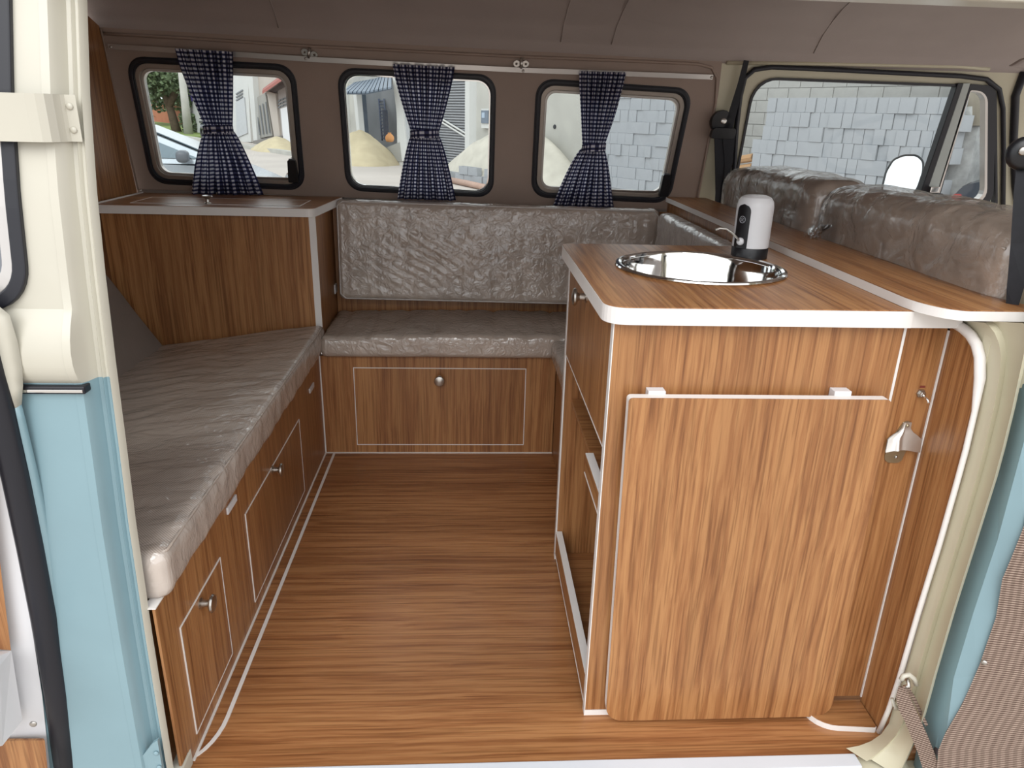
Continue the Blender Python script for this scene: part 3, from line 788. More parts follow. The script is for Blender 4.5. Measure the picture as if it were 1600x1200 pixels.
per = [(-.49, -.150), (.49, -.150), (.506, -.136), (.506, .136), (.49, .150), (-.49, .150), (-.506, .136), (-.506, -.136)]
dense = []
for (a, b), (c, d_) in zip(per, per[1:] + per[:1]):
    m = max(1, int(math.hypot(c - a, d_ - b) / .03))
    dense += [(a + (c - a) * k / m, b + (d_ - b) * k / m) for k in range(m)]
MB().tube([back_map(a, -.0235, b) for a, b in dense], .0028, 6, closed=True).build('piping', CUSH_S, bc, smooth=True)
one(box(-.4385, -.434, 2.345, 2.375, .445, .475), 'corner_clip', WHITEP, 'small white clip beside the lower left corner of the wide backrest', 'clip', bevel=.001)

# --- bench in front of the cab partition
pb = thing('bench_seat_base', 'wooden bench base beside the kitchen cabinet along the cab partition', 'bench', (.43, 1.82, 0))
MB().slab([(1.52, 0), (2.086, 0), (2.086, .318), (1.52, .318)], [], fXn(.264), -.016, 0).build('side_panel', WOOD_Z, pb)
MB().box(.282, .60, 1.53, 2.084, 0, .316).build('carcass', WOOD_Z, pb)
def disp_p(q, p): return q + Vector((-.4 if q.x < -.1 else 0, 0, 1 if q.z > 0 else 0)) * (.004 * fbm(q, 14, 9) + .002 * fbm(q, 34, 2))
one(MB().blob((.185, .262, .033), .022, lambda a, b, c: (.425 + a, 1.795 + b, .353 + c), (16, 24, 3), disp_p), 'bench_cushion', CUSH, 'taupe seat cushion in plastic half hidden behind the kitchen cabinet', 'cushion', smooth=True)
def disp_r(q, p): return q + Vector((-1, 0, .6 if q.z > .1 else 0)) * (.006 * fbm(q, 12, 19) + .003 * fbm(q, 34, 12))
one(MB().blob((.026, .365, .150), .018, lambda a, b, c: (.603 + a + .05 * c, 1.935 + b, .582 + c), (3, 50, 24), disp_r), 'bench_cushion', CUSH_S, 'silvery plastic-wrapped backrest cushion against the partition behind the sink', 'cushion', smooth=True)

# --- cab partition and its ledge
pw = struct(box(.640, .656, 1.035, 2.40, 0, .750), 'wall_partition', WOOD_Z, 'wood-grain partition between living area and cab')
lg = thing('partition_ledge', 'wood-grain ledge with white edging on top of the partition behind the sink', 'ledge', (.69, 1.6, .752))
lo = [(.634, 2.40), (.634, 1.02)] + [(.634 + .05 * (1 - math.cos(q)), 1.02 - .085 * math.sin(q)) for q in [math.pi / 2 * k / 20 for k in range(1, 21)]] + [(.80, .935), (.77, 1.03), (.762, 2.40)]
ctr = lambda p, s_: p
MB().slab(lo, [], fZ(.7525), .0137, .015).build('top', WOOD_Y, lg)
MB().slab([(x - .0012 if x < .66 else x, y - (.001 if y < 1 else 0)) for x, y in lo], [], fZ(.7525), 0, .0135).build('edge_band', WHITE, lg)

# --- kitchen cabinet
kc = thing('kitchen_cabinet', 'wooden kitchen cabinet with an open shelf niche and a white edged worktop', 'cabinet', (.43, 1.26, 0))
YF = 1.01; XL = .208; ZC = .752; T = .016
MB().box(XL + .001, .642, YF, YF + T, .012, ZC - .0265).build('front_panel', WOOD_Z, kc)
MB().box(XL - .0006, XL + .0008, YF - .0004, YF + T + .0002, .010, ZC - .0265).build('edging', WHITE, kc)
MB().box(XL - .0006, .64, YF - .0006, YF + T, 0.0, .0115).build('edging', WHITE, kc)
MB().box(.6422, .6462, YF - .0004, YF + T, .0, ZC - .0265).build('edging', WHITE, kc)
MB().box(.648, .7175, YF + .012, YF + .028, .02, ZC - .0265).build('end_panel', WOOD_Z, kc)
MB().box(XL, .636, 1.500, 1.515, 0, ZC - .0265).build('back_panel', WOOD_Z, kc)
MB().box(XL - .0008, XL + .002, 1.4985, 1.5165, 0, ZC - .0265).build('edging', WHITE, kc)
MB().box(.618, .636, YF + T, 1.4995, 0, ZC - .0265).build('inner_panel', WOOD_Z, kc)
MB().box(XL + .004, .617, YF + T, 1.4995, .004, .016).build('base_shelf', WOOD_X, kc)
MB().box(XL + .018, .617, YF + T, 1.4995, .506, .518).build('shelf', WOOD_X, kc)
MB().box(XL + .018, .617, YF + T, 1.4995, .405, .415).build('shelf', WOOD_X, kc)
# upper side door with knob
ud = MB().box(XL, XL + .016, YF + T + .002, 1.4975, .520, ZC - .030).build('door', WOOD_Z, kc)
MB().box(XL - .0008, XL + .0006, YF + T + .002, 1.4975, .5185, .5205).build('edging', WHITE, ud)
knob(ud, onx(917, 464, XL), (-1, 0, 0), 1.2)
# fiddle rails of the niche
for (z0, z1, y0, y1) in ((.400, .438, YF + T, 1.17), (.016, .075, YF + T, 1.4985)):
    r_ = MB().box(XL, XL + .013, y0, y1, z0, z1).build('fiddle_rail', WOOD_Y, kc)
    MB().box(XL - .0006, XL + .0136, y0, y1, z1, z1 + .0018).build('edging', WHITE, r_)
    MB().box(XL - .0008, XL - .0001, y0, y1, z0, z0 + .003).build('edging', WHITE, r_)
# worktop
wt = rquad([(.192, .992), (.640, .992), (.640, 1.535), (.192, 1.535)], [.035, 0, 0, .02], 8)
SINK = (.413, 1.288); SR = .146
hole = [(SINK[0] + (SR - .008) * math.cos(q), SINK[1] + (SR - .008) * math.sin(q)) for q in [2 * math.pi * k / 64 for k in range(64)]]
MB().slab(wt, [hole], fZ(ZC), -.0014, 0).build('worktop', WOOD_Y, kc)
MB().slab(rquad([(.191, .991), (.640, .991), (.640, 1.536), (.191, 1.536)], [.036, 0, 0, .021], 8), [hole], fZ(ZC), -.026, -.0016).build('worktop_edge_band', WHITE, kc)
MB().box(.6402, .7165, .9925, 1.034, ZC - .026, ZC - .0002).build('edging', WHITE, kc)
# corner panel along the door pillar
pts = [(1494, 512), (1505, 519), (1515, 530), (1522, 545), (1526, 565), (1525, 590), (1517, 640), (1503, 700), (1490, 750), (1463, 845), (1430, 955), (1400, 1058), (1385, 1105), (1370, 1140)]
cpol = [onx(u, v, .7195) for u, v in pts]
cp2 = [(p[1], p[2]) for p in cpol]
poly = cp2 + [(cp2[-1][0] + .06, max(.0, cp2[-1][1])), (1.02, .02), (1.02, cp2[0][1])]
poly = [(y, max(.001, z)) for y, z in poly]
MB().slab(poly, [], fXn(.7195), -.010, 0).build('pillar_panel', WOOD_Z, kc)
MB().box(.7172, .7193, 1.0185, 1.0215, .02, .715).build('joint_bead', WHITE, kc)
# floor level plinth with rounded white edge
pl_ = rquad([(.606, .967), (.716, .957), (.718, 1.02), (.606, 1.02)], [.045, .004, 0, 0], 6)
MB().slab(pl_, [], fZ(.012), -.0015, 0).build('plinth_top', WOOD_X, kc)
MB().slab(rquad([(.605, .966), (.717, .956), (.718, 1.02), (.605, 1.02)], [.046, .004, 0, 0], 6), [], fZ(.012), -.012, -.0016).build('plinth_edge_band', WHITE, kc)

# folding table panel hung on two brackets
tbl = thing('folding_table', 'loose wood-grain table top hung on the front of the kitchen cabinet', 'table top', (.45, .985, 0))
tc_ = [ony(983, 622, .975), ony(1393, 625, .975), ony(1297, 1125, .985), ony(947, 1119, .985)]
tp2 = [(p[0], p[2]) for p in tc_]
tp2 = [(tp2[3][0], .008), (tp2[2][0], .008), (tp2[1][0], tp2[1][1]), (tp2[0][0], tp2[0][1])]
fT = lambda a, b, d: (a, .988 - .012 * (b / .6) - d, b)
rr = [.032, .032, .006, .006]
MB().slab(rquad(tp2, rr, 6), [], fT, -.0006, .001).build('panel', WOOD_Z, tbl)
MB().slab(rquad(tp2, rr, 6), [], fT, -.016, -.0008).build('edge_band', WHITE, tbl)
for u in (1028, 1320):
    c = ony(u, 622, .985)
    one(MB().box(c[0] - .013, c[0] + .013, .976, 1.0095, c[2] - .030 - .004, c[2] - .028 - .004).box(c[0] - .013, c[0] + .013, .9915, 1.0095, c[2] - .03, c[2] + .008), 'table_bracket', WHITEP, 'white plastic bracket behind the top edge of the hung table, %s' % ('near the aisle' if u < 1100 else 'near the bottle opener'), 'bracket', 'table brackets', bevel=.0008)

# sink
sk = thing('sink', 'round polished steel sink sunk in the kitchen worktop', 'sink', (SINK[0], SINK[1], ZC - .11))
MB().lathe([(.150, 0.0005), (.1515, .002), (.150, .0045), (.145, .0055), (.140, .004), (.137, -.002), (.134, -.02), (.127, -.055), (.112, -.085), (.085, -.102), (.05, -.108), (.022, -.110), (.022, -.112), (.05, -.1105), (.086, -.1045), (.115, -.087), (.1295, -.056), (.1365, -.02), (.1375, -.0005)], (SINK[0], SINK[1], ZC), (0, 0, 1), 64, caps=False).build('bowl', CHROME, sk, smooth=True, sharp=28)
MB().lathe([(.021, -.1098), (.021, -.108), (.016, -.107), (.004, -.1085)], (SINK[0], SINK[1], ZC), (0, 0, 1), 32).build('drain', STEEL, sk, smooth=True)

# rechargeable water pump
P0 = onz(1172, 403, ZC); PX, PY = .546, 1.405
wp = thing('water_dispenser', 'white and black cylindrical water pump with a thin spout beside the sink', 'water pump', (PX, PY, ZC))
PR = .0345; PH = .118
MB().lathe([(PR - .001, 0), (PR, .001), (PR, .020), (PR - .0005, .021)], (PX, PY, ZC), (0, 0, 1), 40).build('base', BLACKP, wp, smooth=True, sharp=28)
MB().lathe([(PR - .001, .0212), (PR, .022), (PR, PH - .020), (PR - .002, PH - .010), (PR - .007, PH - .003), (PR - .012, PH - .0006), (PR - .0135, PH), (.010, PH + .0002), (.001, PH)], (PX, PY, ZC), (0, 0, 1), 40).build('body', WHITEP, wp, smooth=True, sharp=28)
MB().lathe([(PR - .016, PH), (PR - .016, PH + .0008), (.001, PH + .0008)], (PX, PY, ZC), (0, 0, 1), 32).build('cap', mottled('pale_grey_plastic', (214, 214, 216), .4, .03), wp, smooth=True)
ang0 = math.atan2(-PY + .0, -PX) - .60          # the black strip looks towards the aisle
def cyl(th, z, r): return (PX + r * math.cos(ang0 + th), PY + r * math.sin(ang0 + th), ZC + z)
# rounded black strip wrapped on the body
def strip_pt(u, v):
    hwid = .42; z = .021 + (.104 - .021) * v
    top_ = max(0, (z - (.104 - hwid * PR)) / (hwid * PR))
    return cyl((u - .5) * 2 * hwid * math.sqrt(max(0.0, 1 - top_ ** 2)), z, PR + .0012)
MB().grid(12, 24, strip_pt).build('black_strip', BLACKP, wp, smooth=True)
ringp = [cyl(.17 * math.cos(q), .075 + .0062 * math.sin(q), PR + .0017) for q in [2 * math.pi * k / 24 for k in range(24)]]
MB().tube(ringp, .0006, 5, closed=True).build('button_ring', mottled('button_grey', (150, 152, 158), .4, .05), wp)
for zz, hw in ((.0775, .10), (.075, .06), (.0725, .10)):
    MB().tube([cyl(-hw, zz - .0012, PR + .0017), cyl(0, zz + .0008, PR + .0017), cyl(hw, zz - .0012, PR + .0017)], .0005, 5).build('button_mark', MATS['button_grey'], wp)
b0 = Vector(cyl(.05, .034, PR)); ax = Vector((math.cos(ang0 + .05), math.sin(ang0 + .05), 0))
MB().lathe([(.0075, 0), (.0075, .003), (.006, .006), (.004, .008)], b0, ax, 16).build('spout_collar', WHITEP, wp, smooth=True)
dirs = Vector((-.93, .1, 0)).normalized()
sp_ = [b0 + ax * .004, b0 + ax * .012 + Vector((0, 0, .006)), b0 + ax * .012 + dirs * .012 + Vector((0, 0, .017)), b0 + ax * .012 + dirs * .024 + Vector((0, 0, .024)), b0 + ax * .012 + dirs * .036 + Vector((0, 0, .0245)), b0 + ax * .012 + dirs * .044 + Vector((0, 0, .022))]
MB().tube(sp_, .0022, 10).build('spout', STEEL, wp, smooth=True)

# bottle opener and toggle switch on the end panel
YE = YF + .012
bo = ony(1410, 690, YE); fO = lambda a, b, d: (bo[0] + a, YE - d, bo[2] + b)
ot = thing('bottle_opener', 'wall mounted steel bottle opener on the cabinet beside the hung table', 'bottle opener', (bo[0], YE, bo[2] - .035))
plate = rquad([(-.025, -.036), (.004, -.037), (.010, -.006), (.006, .036), (-.006, .036), (-.024, -.004)], [.012, .008, .004, .006, .006, .004], 4)
MB().slab(plate, [], fO, 0, .002).build('back_plate', BRASS, ot, bevel=.0005)
def hood(u, v):
    hw = interp([(0, .0068), (.25, .0075), (.42, .013), (.62, .027), (1, .0285)], v)
    c_ = -.002 * v; sk = (u - .5) * 2
    b = .034 - .040 * v + (.004 * math.cos(sk * 2.2 + .5) if v > .5 else 0) * (v - .5) * 2 - .006 * max(0, v - .5) * 2 * (1 - sk * .3)
    d = .0025 + .012 * max(0, v - .3) + .005 * max(0, v - .35) * (1 - sk * sk) + .0035 * math.exp(-((sk + .42) / .14) ** 2) * min(1, v * 1.4)
    return fO(c_ + hw * sk, b, d)
def hood2(u, v): p = hood(u, v); return (p[0], p[1] + .0018, p[2])
mb = MB().grid(30, 22, hood); mb.grid(30, 22, hood2); mb.build('hood', mottled('satin_steel', (214, 210, 204), .42, .05, metal=.9), ot, smooth=True, recalc=False)
screw(ot, fO(0, .029, .003), (0, -1, 0), .0028, mat=BRASS); screw(ot, fO(-.006, -.026, .002), (0, -1, 0), .003)
tg = ony(1438, 614, YE); tt = thing('toggle_switch', 'small chrome toggle switch above the bottle opener', 'switch', (tg[0], YE, tg[2] - .01))
MB().lathe([(.0072, 0), (.0072, .003), (.0045, .0032), (.0045, .008), (.003, .0085)], (tg[0], YE, tg[2]), (0, -1, 0), 6).build('hex_nut', STEEL, tt)
MB().tube([(tg[0], YE - .007, tg[2]), (tg[0] + .004, YE - .015, tg[2] - .006), (tg[0] + .005, YE - .018, tg[2] - .009)], [.0016, .0020, .0026], 10).build('lever', CHROME, tt, smooth=True)
MB().box(tg[0] - .003, tg[0] + .005, YE - .001, YE, tg[2] + .009, tg[2] + .012).build('red_mark', mottled('dark_red', (120, 52, 44), .5, .1), tt)

# ================================================================== NEAR BODY SIDE, DOORS
ZS = [-.45, -.2, -.05, .06, .17, .28, .37, .466, .52, .576, .63, .672]
ZU = [.672, .68, .69, .70, .715, .73, .745, .757, .765, .80, .85, .90, .955, 1.01, 1.06, 1.116, 1.17, 1.25]
def bulge(z):
    if .672 <= z <= .762:
        f = (z - .672) / .09
        return .016 * math.sin(math.pi * f ** .85) ** .8
    return 0.0
def skin_y(z): return yb(z) - .022 - bulge(z)
nb = thing('wall_right', 'cream over pale blue body side left of the open doorway', None, (-.6, .9, -.45), kind='structure')
def jamb(z, k):
    b = yb(z); B_ = bulge(z)
    return [(-.4565, b + .012, z), (-.4575, b + .004, z), (-.4605, b - .001, z), (-.4635, b + .0035, z), (-.4665, b + .0035, z), (-.4690, b - .001, z), (-.4715, b + .003, z), (-.476, b + .002, z), (-.4785, b - .004, z), (-.481, b - .014, z), (-.4855, b - .021 - B_, z), (-.4945, b - .0225 - B_, z)][k]
def sweep(zs, ks): 
    mb = MB(); vs = [jamb(z, k) for z in zs for k in ks]; n = len(ks)
    return mb.add(vs, [(j * n + i, j * n + i + 1, (j + 1) * n + i + 1, (j + 1) * n + i) for j in range(len(zs) - 1) for i in range(n - 1)])
sweep(ZS + ZU[1:], [0, 1, 2]).build('door_lip', CREAM, nb, smooth=True, sharp=28)
sweep(ZS, list(range(2, 12))).build('lower_pillar', BLUE, nb, smooth=True, sharp=28)
sweep(ZU, list(range(2, 12))).build('upper_pillar', CREAM, nb, smooth=True, sharp=28)
def skin(zs, x0, x1): 
    return MB().add([(x, skin_y(z), z) for z in zs for x in (x0, x1)], [(2 * j, 2 * j + 1, 2 * j + 3, 2 * j + 2) for j in range(len(zs) - 1)])
skin(ZS, -1.1, -.4945).build('lower_panel', BLUE, nb, smooth=True)
skin([z for z in ZU if z <= .766], -1.1, -.4945).build('belt_panel', CREAM, nb, smooth=True, sharp=28)
k_up = (skin_y(1.25) - skin_y(.765)) / (1.25 - .765)
fS = lambda a, b, d: (a, interp([(z, skin_y(z)) for z in ZU], b) - d, b)
# rear quarter window
w5 = []
for (u, v) in [(52, 481), (8, 492), (21, -40)]:
    y = .90
    for _ in range(6):
        p = ony(u, v, y); y = fS(p[0], p[2], 0)[1]
    w5.append((p[0], p[2]))
xr_b, z_b = w5[0]; xr_t, z_t = w5[2]
q5 = [(-.95, 1.20), (xr_t - .0 , 1.20), (xr_b, z_b - .004), (-.95, z_b - .004)]
def dens(l, n=10): return [(a[0] + (b[0] - a[0]) * k / n, a[1] + (b[1] - a[1]) * k / n) for a, b in zip(l, l[1:] + l[:1]) for k in range(n)]
_rq = rquad
def rq5(d, r): return dens(_rq(inset(q5, d), r, 8))
up = MB(); zb5 = z_b + .004; r5 = .045
rx = lambda z: xr_b + (xr_t - xr_b) * (z - z_b) / (1.2 - z_b) - .008
def hole_x(z):
    d = z - zb5
    return rx(z) - (r5 - math.sqrt(max(0, r5 * r5 - (r5 - d) ** 2)) if d < r5 else 0)
sy5 = lambda z: interp([(q, skin_y(q)) for q in ZU], z)
def rows(zz, f0, f1):
    up.add([p for z in zz for p in ((f0(z), sy5(z), z), (f1(z), sy5(z), z))], [(2 * k, 2 * k + 1, 2 * k + 3, 2 * k + 2) for k in range(len(zz) - 1)])
rows([.765 + (zb5 - .765) * k / 3 for k in range(4)], lambda z: -1.1, lambda z: -.4945)
rows([zb5 + (1.25 - zb5) * (k / 40) ** 1.5 for k in range(41)], hole_x, lambda z: -.4945)
rows([zb5, 1.25], lambda z: -1.1, lambda z: -.945)
up.build('upper_panel', CREAM, nb, smooth=True)
w5t = thing('window_5', 'corner of the rear quarter window at the left edge', None, fS(-.7, z_b, 0), kind='structure')
MB().ring(rq5(0, .055), rq5(.016, .042), fS, -.012, .007).build('rubber_seal', RUBBER, w5t, bevel=.002)
MB().ring(rq5(.016, .042), rq5(.029, .032), fS, -.012, .003).build('frame', ALU, w5t, bevel=.001)
MB().ring(rq5(.029, .032), rq5(.035, .028), fS, -.014, -.003).build('sash', mottled('sash_grey', (120, 122, 128), .4, .05, metal=.3), w5t)
MB().slab(rq5(.035, .028), [], lambda a, b, d: fS(a, b, d - .010), -.004, 0).build('pane', GLASS, w5t)
# belt moulding
mz = [ony(40, 603, skin_y(.665))[2], .664]
mo = thing('trim_8', 'black belt moulding with a bright insert below the cream bulge', None, (-.6, skin_y(.665), .66), kind='structure')
MB().box(-.80, -.479, skin_y(.66) - .007, skin_y(.66) + .01, .660, .6705).build('moulding', RUBBER, mo, bevel=.002)
MB().box(-.80, -.481, skin_y(.66) - .0085, skin_y(.66) - .0065, .6625, .6665).build('insert', CHROME, mo, bevel=.0005)
# upper hinge of the open rear door

def hp(u, v, y): return ony(u, v, y)
hy = .908
zt_, zb_ = hp(60, 146, hy)[2], hp(60, 222, hy)[2]
plan = [(-.4640, .9455), (-.4755, .9435), (-.4785, .938), (-.4805, .926), (-.4845, .9155), (-.492, .9105), (-.502, .909), (-.5385, .909)]
th = .0035
mb = MB()
lo_ = [(x, y) for x, y in plan]; hi_ = [(x + (.002 if i < 2 else .003), y - .0038) for i, (x, y) in enumerate(plan)]
mb.hexa  # plate follows the bent plan
for (a, b, c, d_) in zip(lo_, lo_[1:], hi_[1:], hi_):
    mb.add([(a[0], a[1], zb_), (b[0], b[1], zb_), (c[0], c[1], zb_), (d_[0], d_[1], zb_), (a[0], a[1], zt_), (b[0], b[1], zt_), (c[0], c[1], zt_), (d_[0], d_[1], zt_)], [(0, 3, 2, 1), (4, 5, 6, 7), (0, 1, 5, 4), (1, 2, 6, 5), (2, 3, 7, 6), (3, 0, 4, 7)])
hg = mb.build('door_hinge', CREAM, nb, label='cream painted hinge with knuckles')
for k in range(5):
    z0 = zb_ + (zt_ - zb_) * k / 5; z1 = zb_ + (zt_ - zb_) * (k + 1) / 5 - .0007
    MB().lathe([(.0085, z0 - zb_), (.0092, z0 - zb_ + .0004), (.0092, z1 - zb_ - .0004), (.0085, z1 - zb_)], (-.5485, .9095, zb_), (0, 0, 1), 20).build('knuckle', CREAM, hg, smooth=False)
MB().hexa([(-.64, .895, zb_), (-.553, .908, zb_), (-.553, .912, zb_), (-.64, .899, zb_), (-.64, .895, zt_), (-.553, .908, zt_), (-.553, .912, zt_), (-.64, .899, zt_)]).build('door_leaf', CREAM, hg)
for zz in (.25, .75): screw(hg, (-.4695, .9403, zb_ + (zt_ - zb_) * zz), (0, -1, 0), .004, mat=CREAM)
# lower hinge, blue

A = [ony(u, v, .858) for u, v in [(196, 1206), (222, 1182), (238, 1162), (246, 1157)]]; B = [ony(u, v, .858) for u, v in [(220, 1300), (240, 1290), (258, 1280), (266, 1275)]]
hl = MB().strip(A, B, (0, .006, 0)).build('door_hinge', BLUE, nb, label='pale blue hinge leaf')
for u, v in ((244, 1177), (249, 1199)): screw(hl, ony(u, v, .857), (0, -1, 0), .004, mat=BLUE)

# open rear door at the far left: painted edge, rubber seal, white trim, wood panels
dl = thing('door_1', 'open rear side door at the left edge, blue rim with black seal and white inner trim', None, (-.62, .84, -.2), kind='structure')
def pl(px, y, dy=0.0): return [ony(u, v, y + dy * i) for i, (u, v) in enumerate(px)]
ea = [(-30, 455), (15, 492), (28, 535), (35, 575), (36, 602), (34, 632)]; eb = [(-60, 470), (-10, 500), (-2, 545), (8, 585), (16, 612), (24, 638)]
MB().strip(pl(eb, .862), pl(ea, .872), (-.004, .004, 0)).build('rim_upper', CREAM, dl, smooth=True)
ea2 = [(34, 632), (40, 655), (60, 740), (84, 850), (104, 960), (121, 1080), (136, 1215)]; eb2 = [(24, 638), (28, 658), (46, 740), (68, 850), (88, 960), (106, 1080), (121, 1215)]
MB().strip(pl(eb2, .862), pl(ea2, .872), (-.004, .004, 0)).build('rim_lower', BLUE, dl, smooth=True)
sb = [(-22, 470), (-8, 520), (8, 590), (22, 650), (44, 745), (66, 850), (86, 960), (104, 1080), (120, 1215)]
scl = [(-62, 490), (-50, 540), (-32, 600), (-14, 660), (8, 750), (30, 855), (52, 965), (74, 1085), (94, 1220)]
mid = [((a + c) / 2, (b + d_) / 2) for (a, b), (c, d_) in zip(sb, scl)]
MB().tube([ony(u, v, .862) for u, v in mid], .0165, 12).build('rubber_seal', RUBBER, dl, smooth=True)
s2 = [(u - 24, v + 8) for u, v in mid]
MB().tube([ony(u, v, .866) for u, v in s2], .010, 10).build('seal_fin', BLACKP, dl, smooth=True)
ca = [(-8, 660), (8, 755), (28, 860), (48, 970), (66, 1088), (80, 1222)]; da = [(-130, 680), (-115, 765), (-95, 870), (-80, 980), (-60, 1096), (-40, 1230)]
MB().strip(pl(da, .845), pl(ca, .853), (-.006, .006, 0)).build('inner_trim', WHITEP, dl)
MB().strip(pl([(-110, 700), (-100, 850), (-75, 1010)], .838), pl([(-22, 700), (2, 895), (17, 1016)], .838), (-.004, .004, 0)).build('wood_panel', WOOD_Z, dl)
MB().strip(pl([(-60, 1158), (-40, 1240)], .838), pl([(70, 1157), (78, 1240)], .838), (-.004, .004, 0)).build('wood_panel', WOOD_Z, dl)
pz = ony(17, 1018, .838)
MB().hexa([tuple(ony(u, v, y)) for u, v, y in [(-90, 1190, .70), (4, 1165, .80), (35, 1125, .838), (-60, 1130, .838), (-90, 1060, .70), (0, 1040, .80), (18, 1017, .838), (-60, 1017, .838)]]).build('door_shelf', WHITEP, dl)
screw(dl, ony(52, 1131, .836), (0.1, -1, 0), .005)

# right hand door pillar, cream, with the white edged wood panel against it
rp = thing('wall_front_pillar', 'cream painted door pillar at the right of the doorway', None, (.73, .9, -.1), kind='structure')
tin = [(1496, 506), (1508, 513), (1519, 523), (1528, 538), (1533, 558), (1533, 590), (1525, 642), (1511, 702), (1497, 753), (1470, 848), (1436, 958), (1406, 1061), (1390, 1108), (1375, 1142)]
tou = [(u + (3 if k < 3 else 5), v - (5 if k < 3 else 1)) for k, (u, v) in enumerate(tin)]
def on_px(L, x): return [onx(u, v, x) for u, v in L]
A = on_px(tin, .7215)
MB().tube([(p[0] - .004, p[1] - .003, max(.004, p[2])) for p in A], [.0075 if i < 6 else .0042 for i in range(len(A))], 8).build('white_edge_trim', WHITE, kc, smooth=True)
# pillar sheet: channel between wood panel and outer lip
ia = tou[:-1]; 
ou = [(1604, 506), (1604, 512), (1604, 520), (1603, 535), (1601, 548), (1594, 580), (1581, 640), (1566, 702), (1553, 750), (1523, 846), (1488, 957), (1458, 1060), (1446, 1105)]
Ai = [onx(u, v, .7255) for u, v in ia]
Bo = [ony(u, v, .868) for u, v in ou]
m1 = [tuple(Ai[i] * .62 + Bo[i] * .38 + np.array([.0, -.004, 0])) for i in range(len(Ai))]
m2 = [tuple(Ai[i] * .55 + Bo[i] * .45 + np.array([.010, .004, 0])) for i in range(len(Ai))]
m3 = [tuple(Ai[i] * .12 + Bo[i] * .88 + np.array([.008, .003, 0])) for i in range(len(Ai))]
foot_i = [ony(1389, 1130, .944), ony(1377, 1147, .936), ony(1361, 1158, .928), ony(1343, 1165, .921), ony(1322, 1169, .915)]
foot_o = [ony(1440, 1126, .868), ony(1433, 1147, .868), ony(1424, 1168, .868), ony(1414, 1190, .868), ony(1402, 1215, .868)]
def blend(t_, off): return [tuple(np.array(a) * (1 - t_) + np.array(b) * t_ + np.array(off)) for a, b in zip(foot_i, foot_o)]
Ai2 = [tuple(p) for p in Ai] + [tuple(p) for p in foot_i]
m1 += blend(.38, (0, -.004, 0)); m2 += blend(.45, (.006, .003, 0)); m3 += blend(.88, (.004, .002, 0))
Bo2 = [tuple(p) for p in Bo] + [tuple(p) for p in foot_o]
lip = [(p[0] + .014, p[1] + .012, p[2]) for p in Bo2]
cols = [Ai2, m1, m2, m3, Bo2, lip]
n = len(Ai2); mb = MB(); mb.add([p for c in cols for p in c], [(k * n + i, k * n + i + 1, (k + 1) * n + i + 1, (k + 1) * n + i) for k in range(len(cols) - 1) for i in range(n - 1)])
mb.build('pillar_sheet', CREAM2, rp, smooth=True, sharp=50)
# pillar above the ledge
mb = MB(); zz = [.70, .76, .80, .86, .95, 1.05, 1.145]
prof_p = lambda z: [(.79 + max(0, z - .8) * .12, 1.03, z), (.79 + max(0, z - .8) * .12, yb(z) + .06, z), (.785 + max(0, z - .8) * .12, yb(z) + .035, z), (.775 + max(0, z - .8) * .12, yb(z) + .0, z), (.765 + max(0, z - .8) * .12, yb(z) - .025, z), (.83, yb(z) - .02, z)]
mb.add([p for z in zz for p in prof_p(z)], [(j * 6 + i, j * 6 + i + 1, (j + 1) * 6 + i + 1, (j + 1) * 6 + i) for j in range(len(zz) - 1) for i in range(5)])
mb.build('upper_pillar', CREAM2, rp, smooth=True)
MB().box(.7235, .90, .936, .952, .30, .74).build('inner_pillar', CREAM2, rp)
struct(box(-.47, .74, .855, .8835, -.30, -.012), 'trim_9', CREAM, 'cream painted door sill below the floor edge', bevel=.008)
MB().box(.657, .742, .866, .932, -.09, -.005).build('sill_corner', CREAM2, rp, bevel=.008)
# loops on the pillar
ey = thing('strap_eyelet', 'cream and steel eyelet on the right door pillar holding the check strap', 'eyelet', ony(1420, 1075, .90))
MB().tube([ony(u, v, .895) for u, v in [(1408, 1062), (1412, 1056), (1420, 1054), (1428, 1060), (1432, 1070)]], .004, 8).build('cream_loop', CREAM, ey, smooth=True)
MB().tube([ony(u, v, y) for u, v, y in [(1414, 1058, .905), (1419, 1064, .892), (1420, 1072, .888), (1412, 1074, .89)]], .0035, 8).build('steel_hook', STEEL, ey, smooth=True)
MB().tube([ony(u, v, .905) for u, v in [(1394, 1092), (1397, 1102), (1404, 1108)]], .003, 8).build('cream_loop', CREAM, ey, smooth=True)
screw(ey, ony(1400, 1106, .908), (0, -1, 0), .0045)
# open front side door: pale blue rim, tweed lining, check strap
dr = thing('door_2', 'open front side door at the right edge with pale blue rim and tweed lining', None, (.78, .82, -.2), kind='structure')
b1 = [(1640, 430), (1625, 520), (1601, 558), (1588, 606)]; c1 = [(1720, 430), (1700, 520), (1690, 560), (1680, 608)]
MB().strip(pl(b1, .900), pl(c1, .846), (.006, .006, 0)).build('rim_upper', CREAM2, dr)
b2 = [(1590, 600), (1580, 645), (1565, 705), (1523, 846), (1488, 957), (1457, 1060), (1440, 1125), (1424, 1215)]
bm_ = [(1625, 600), (1612, 645), (1596, 705), (1558, 846), (1521, 957), (1490, 1060), (1466, 1148), (1445, 1230)]
c2 = [(1700, 600), (1672, 680), (1636, 740), (1598, 830), (1563, 950), (1525, 1055), (1478, 1150), (1460, 1240)]
MB().strip(pl(b2, .905), pl(bm_, .862), (.006, .006, 0)).build('rim_recess', BLUE, dr, smooth=False)
MB().strip(pl(bm_, .862), pl(c2, .846), (.006, .006, 0)).build('rim_face', BLUE, dr, smooth=False)
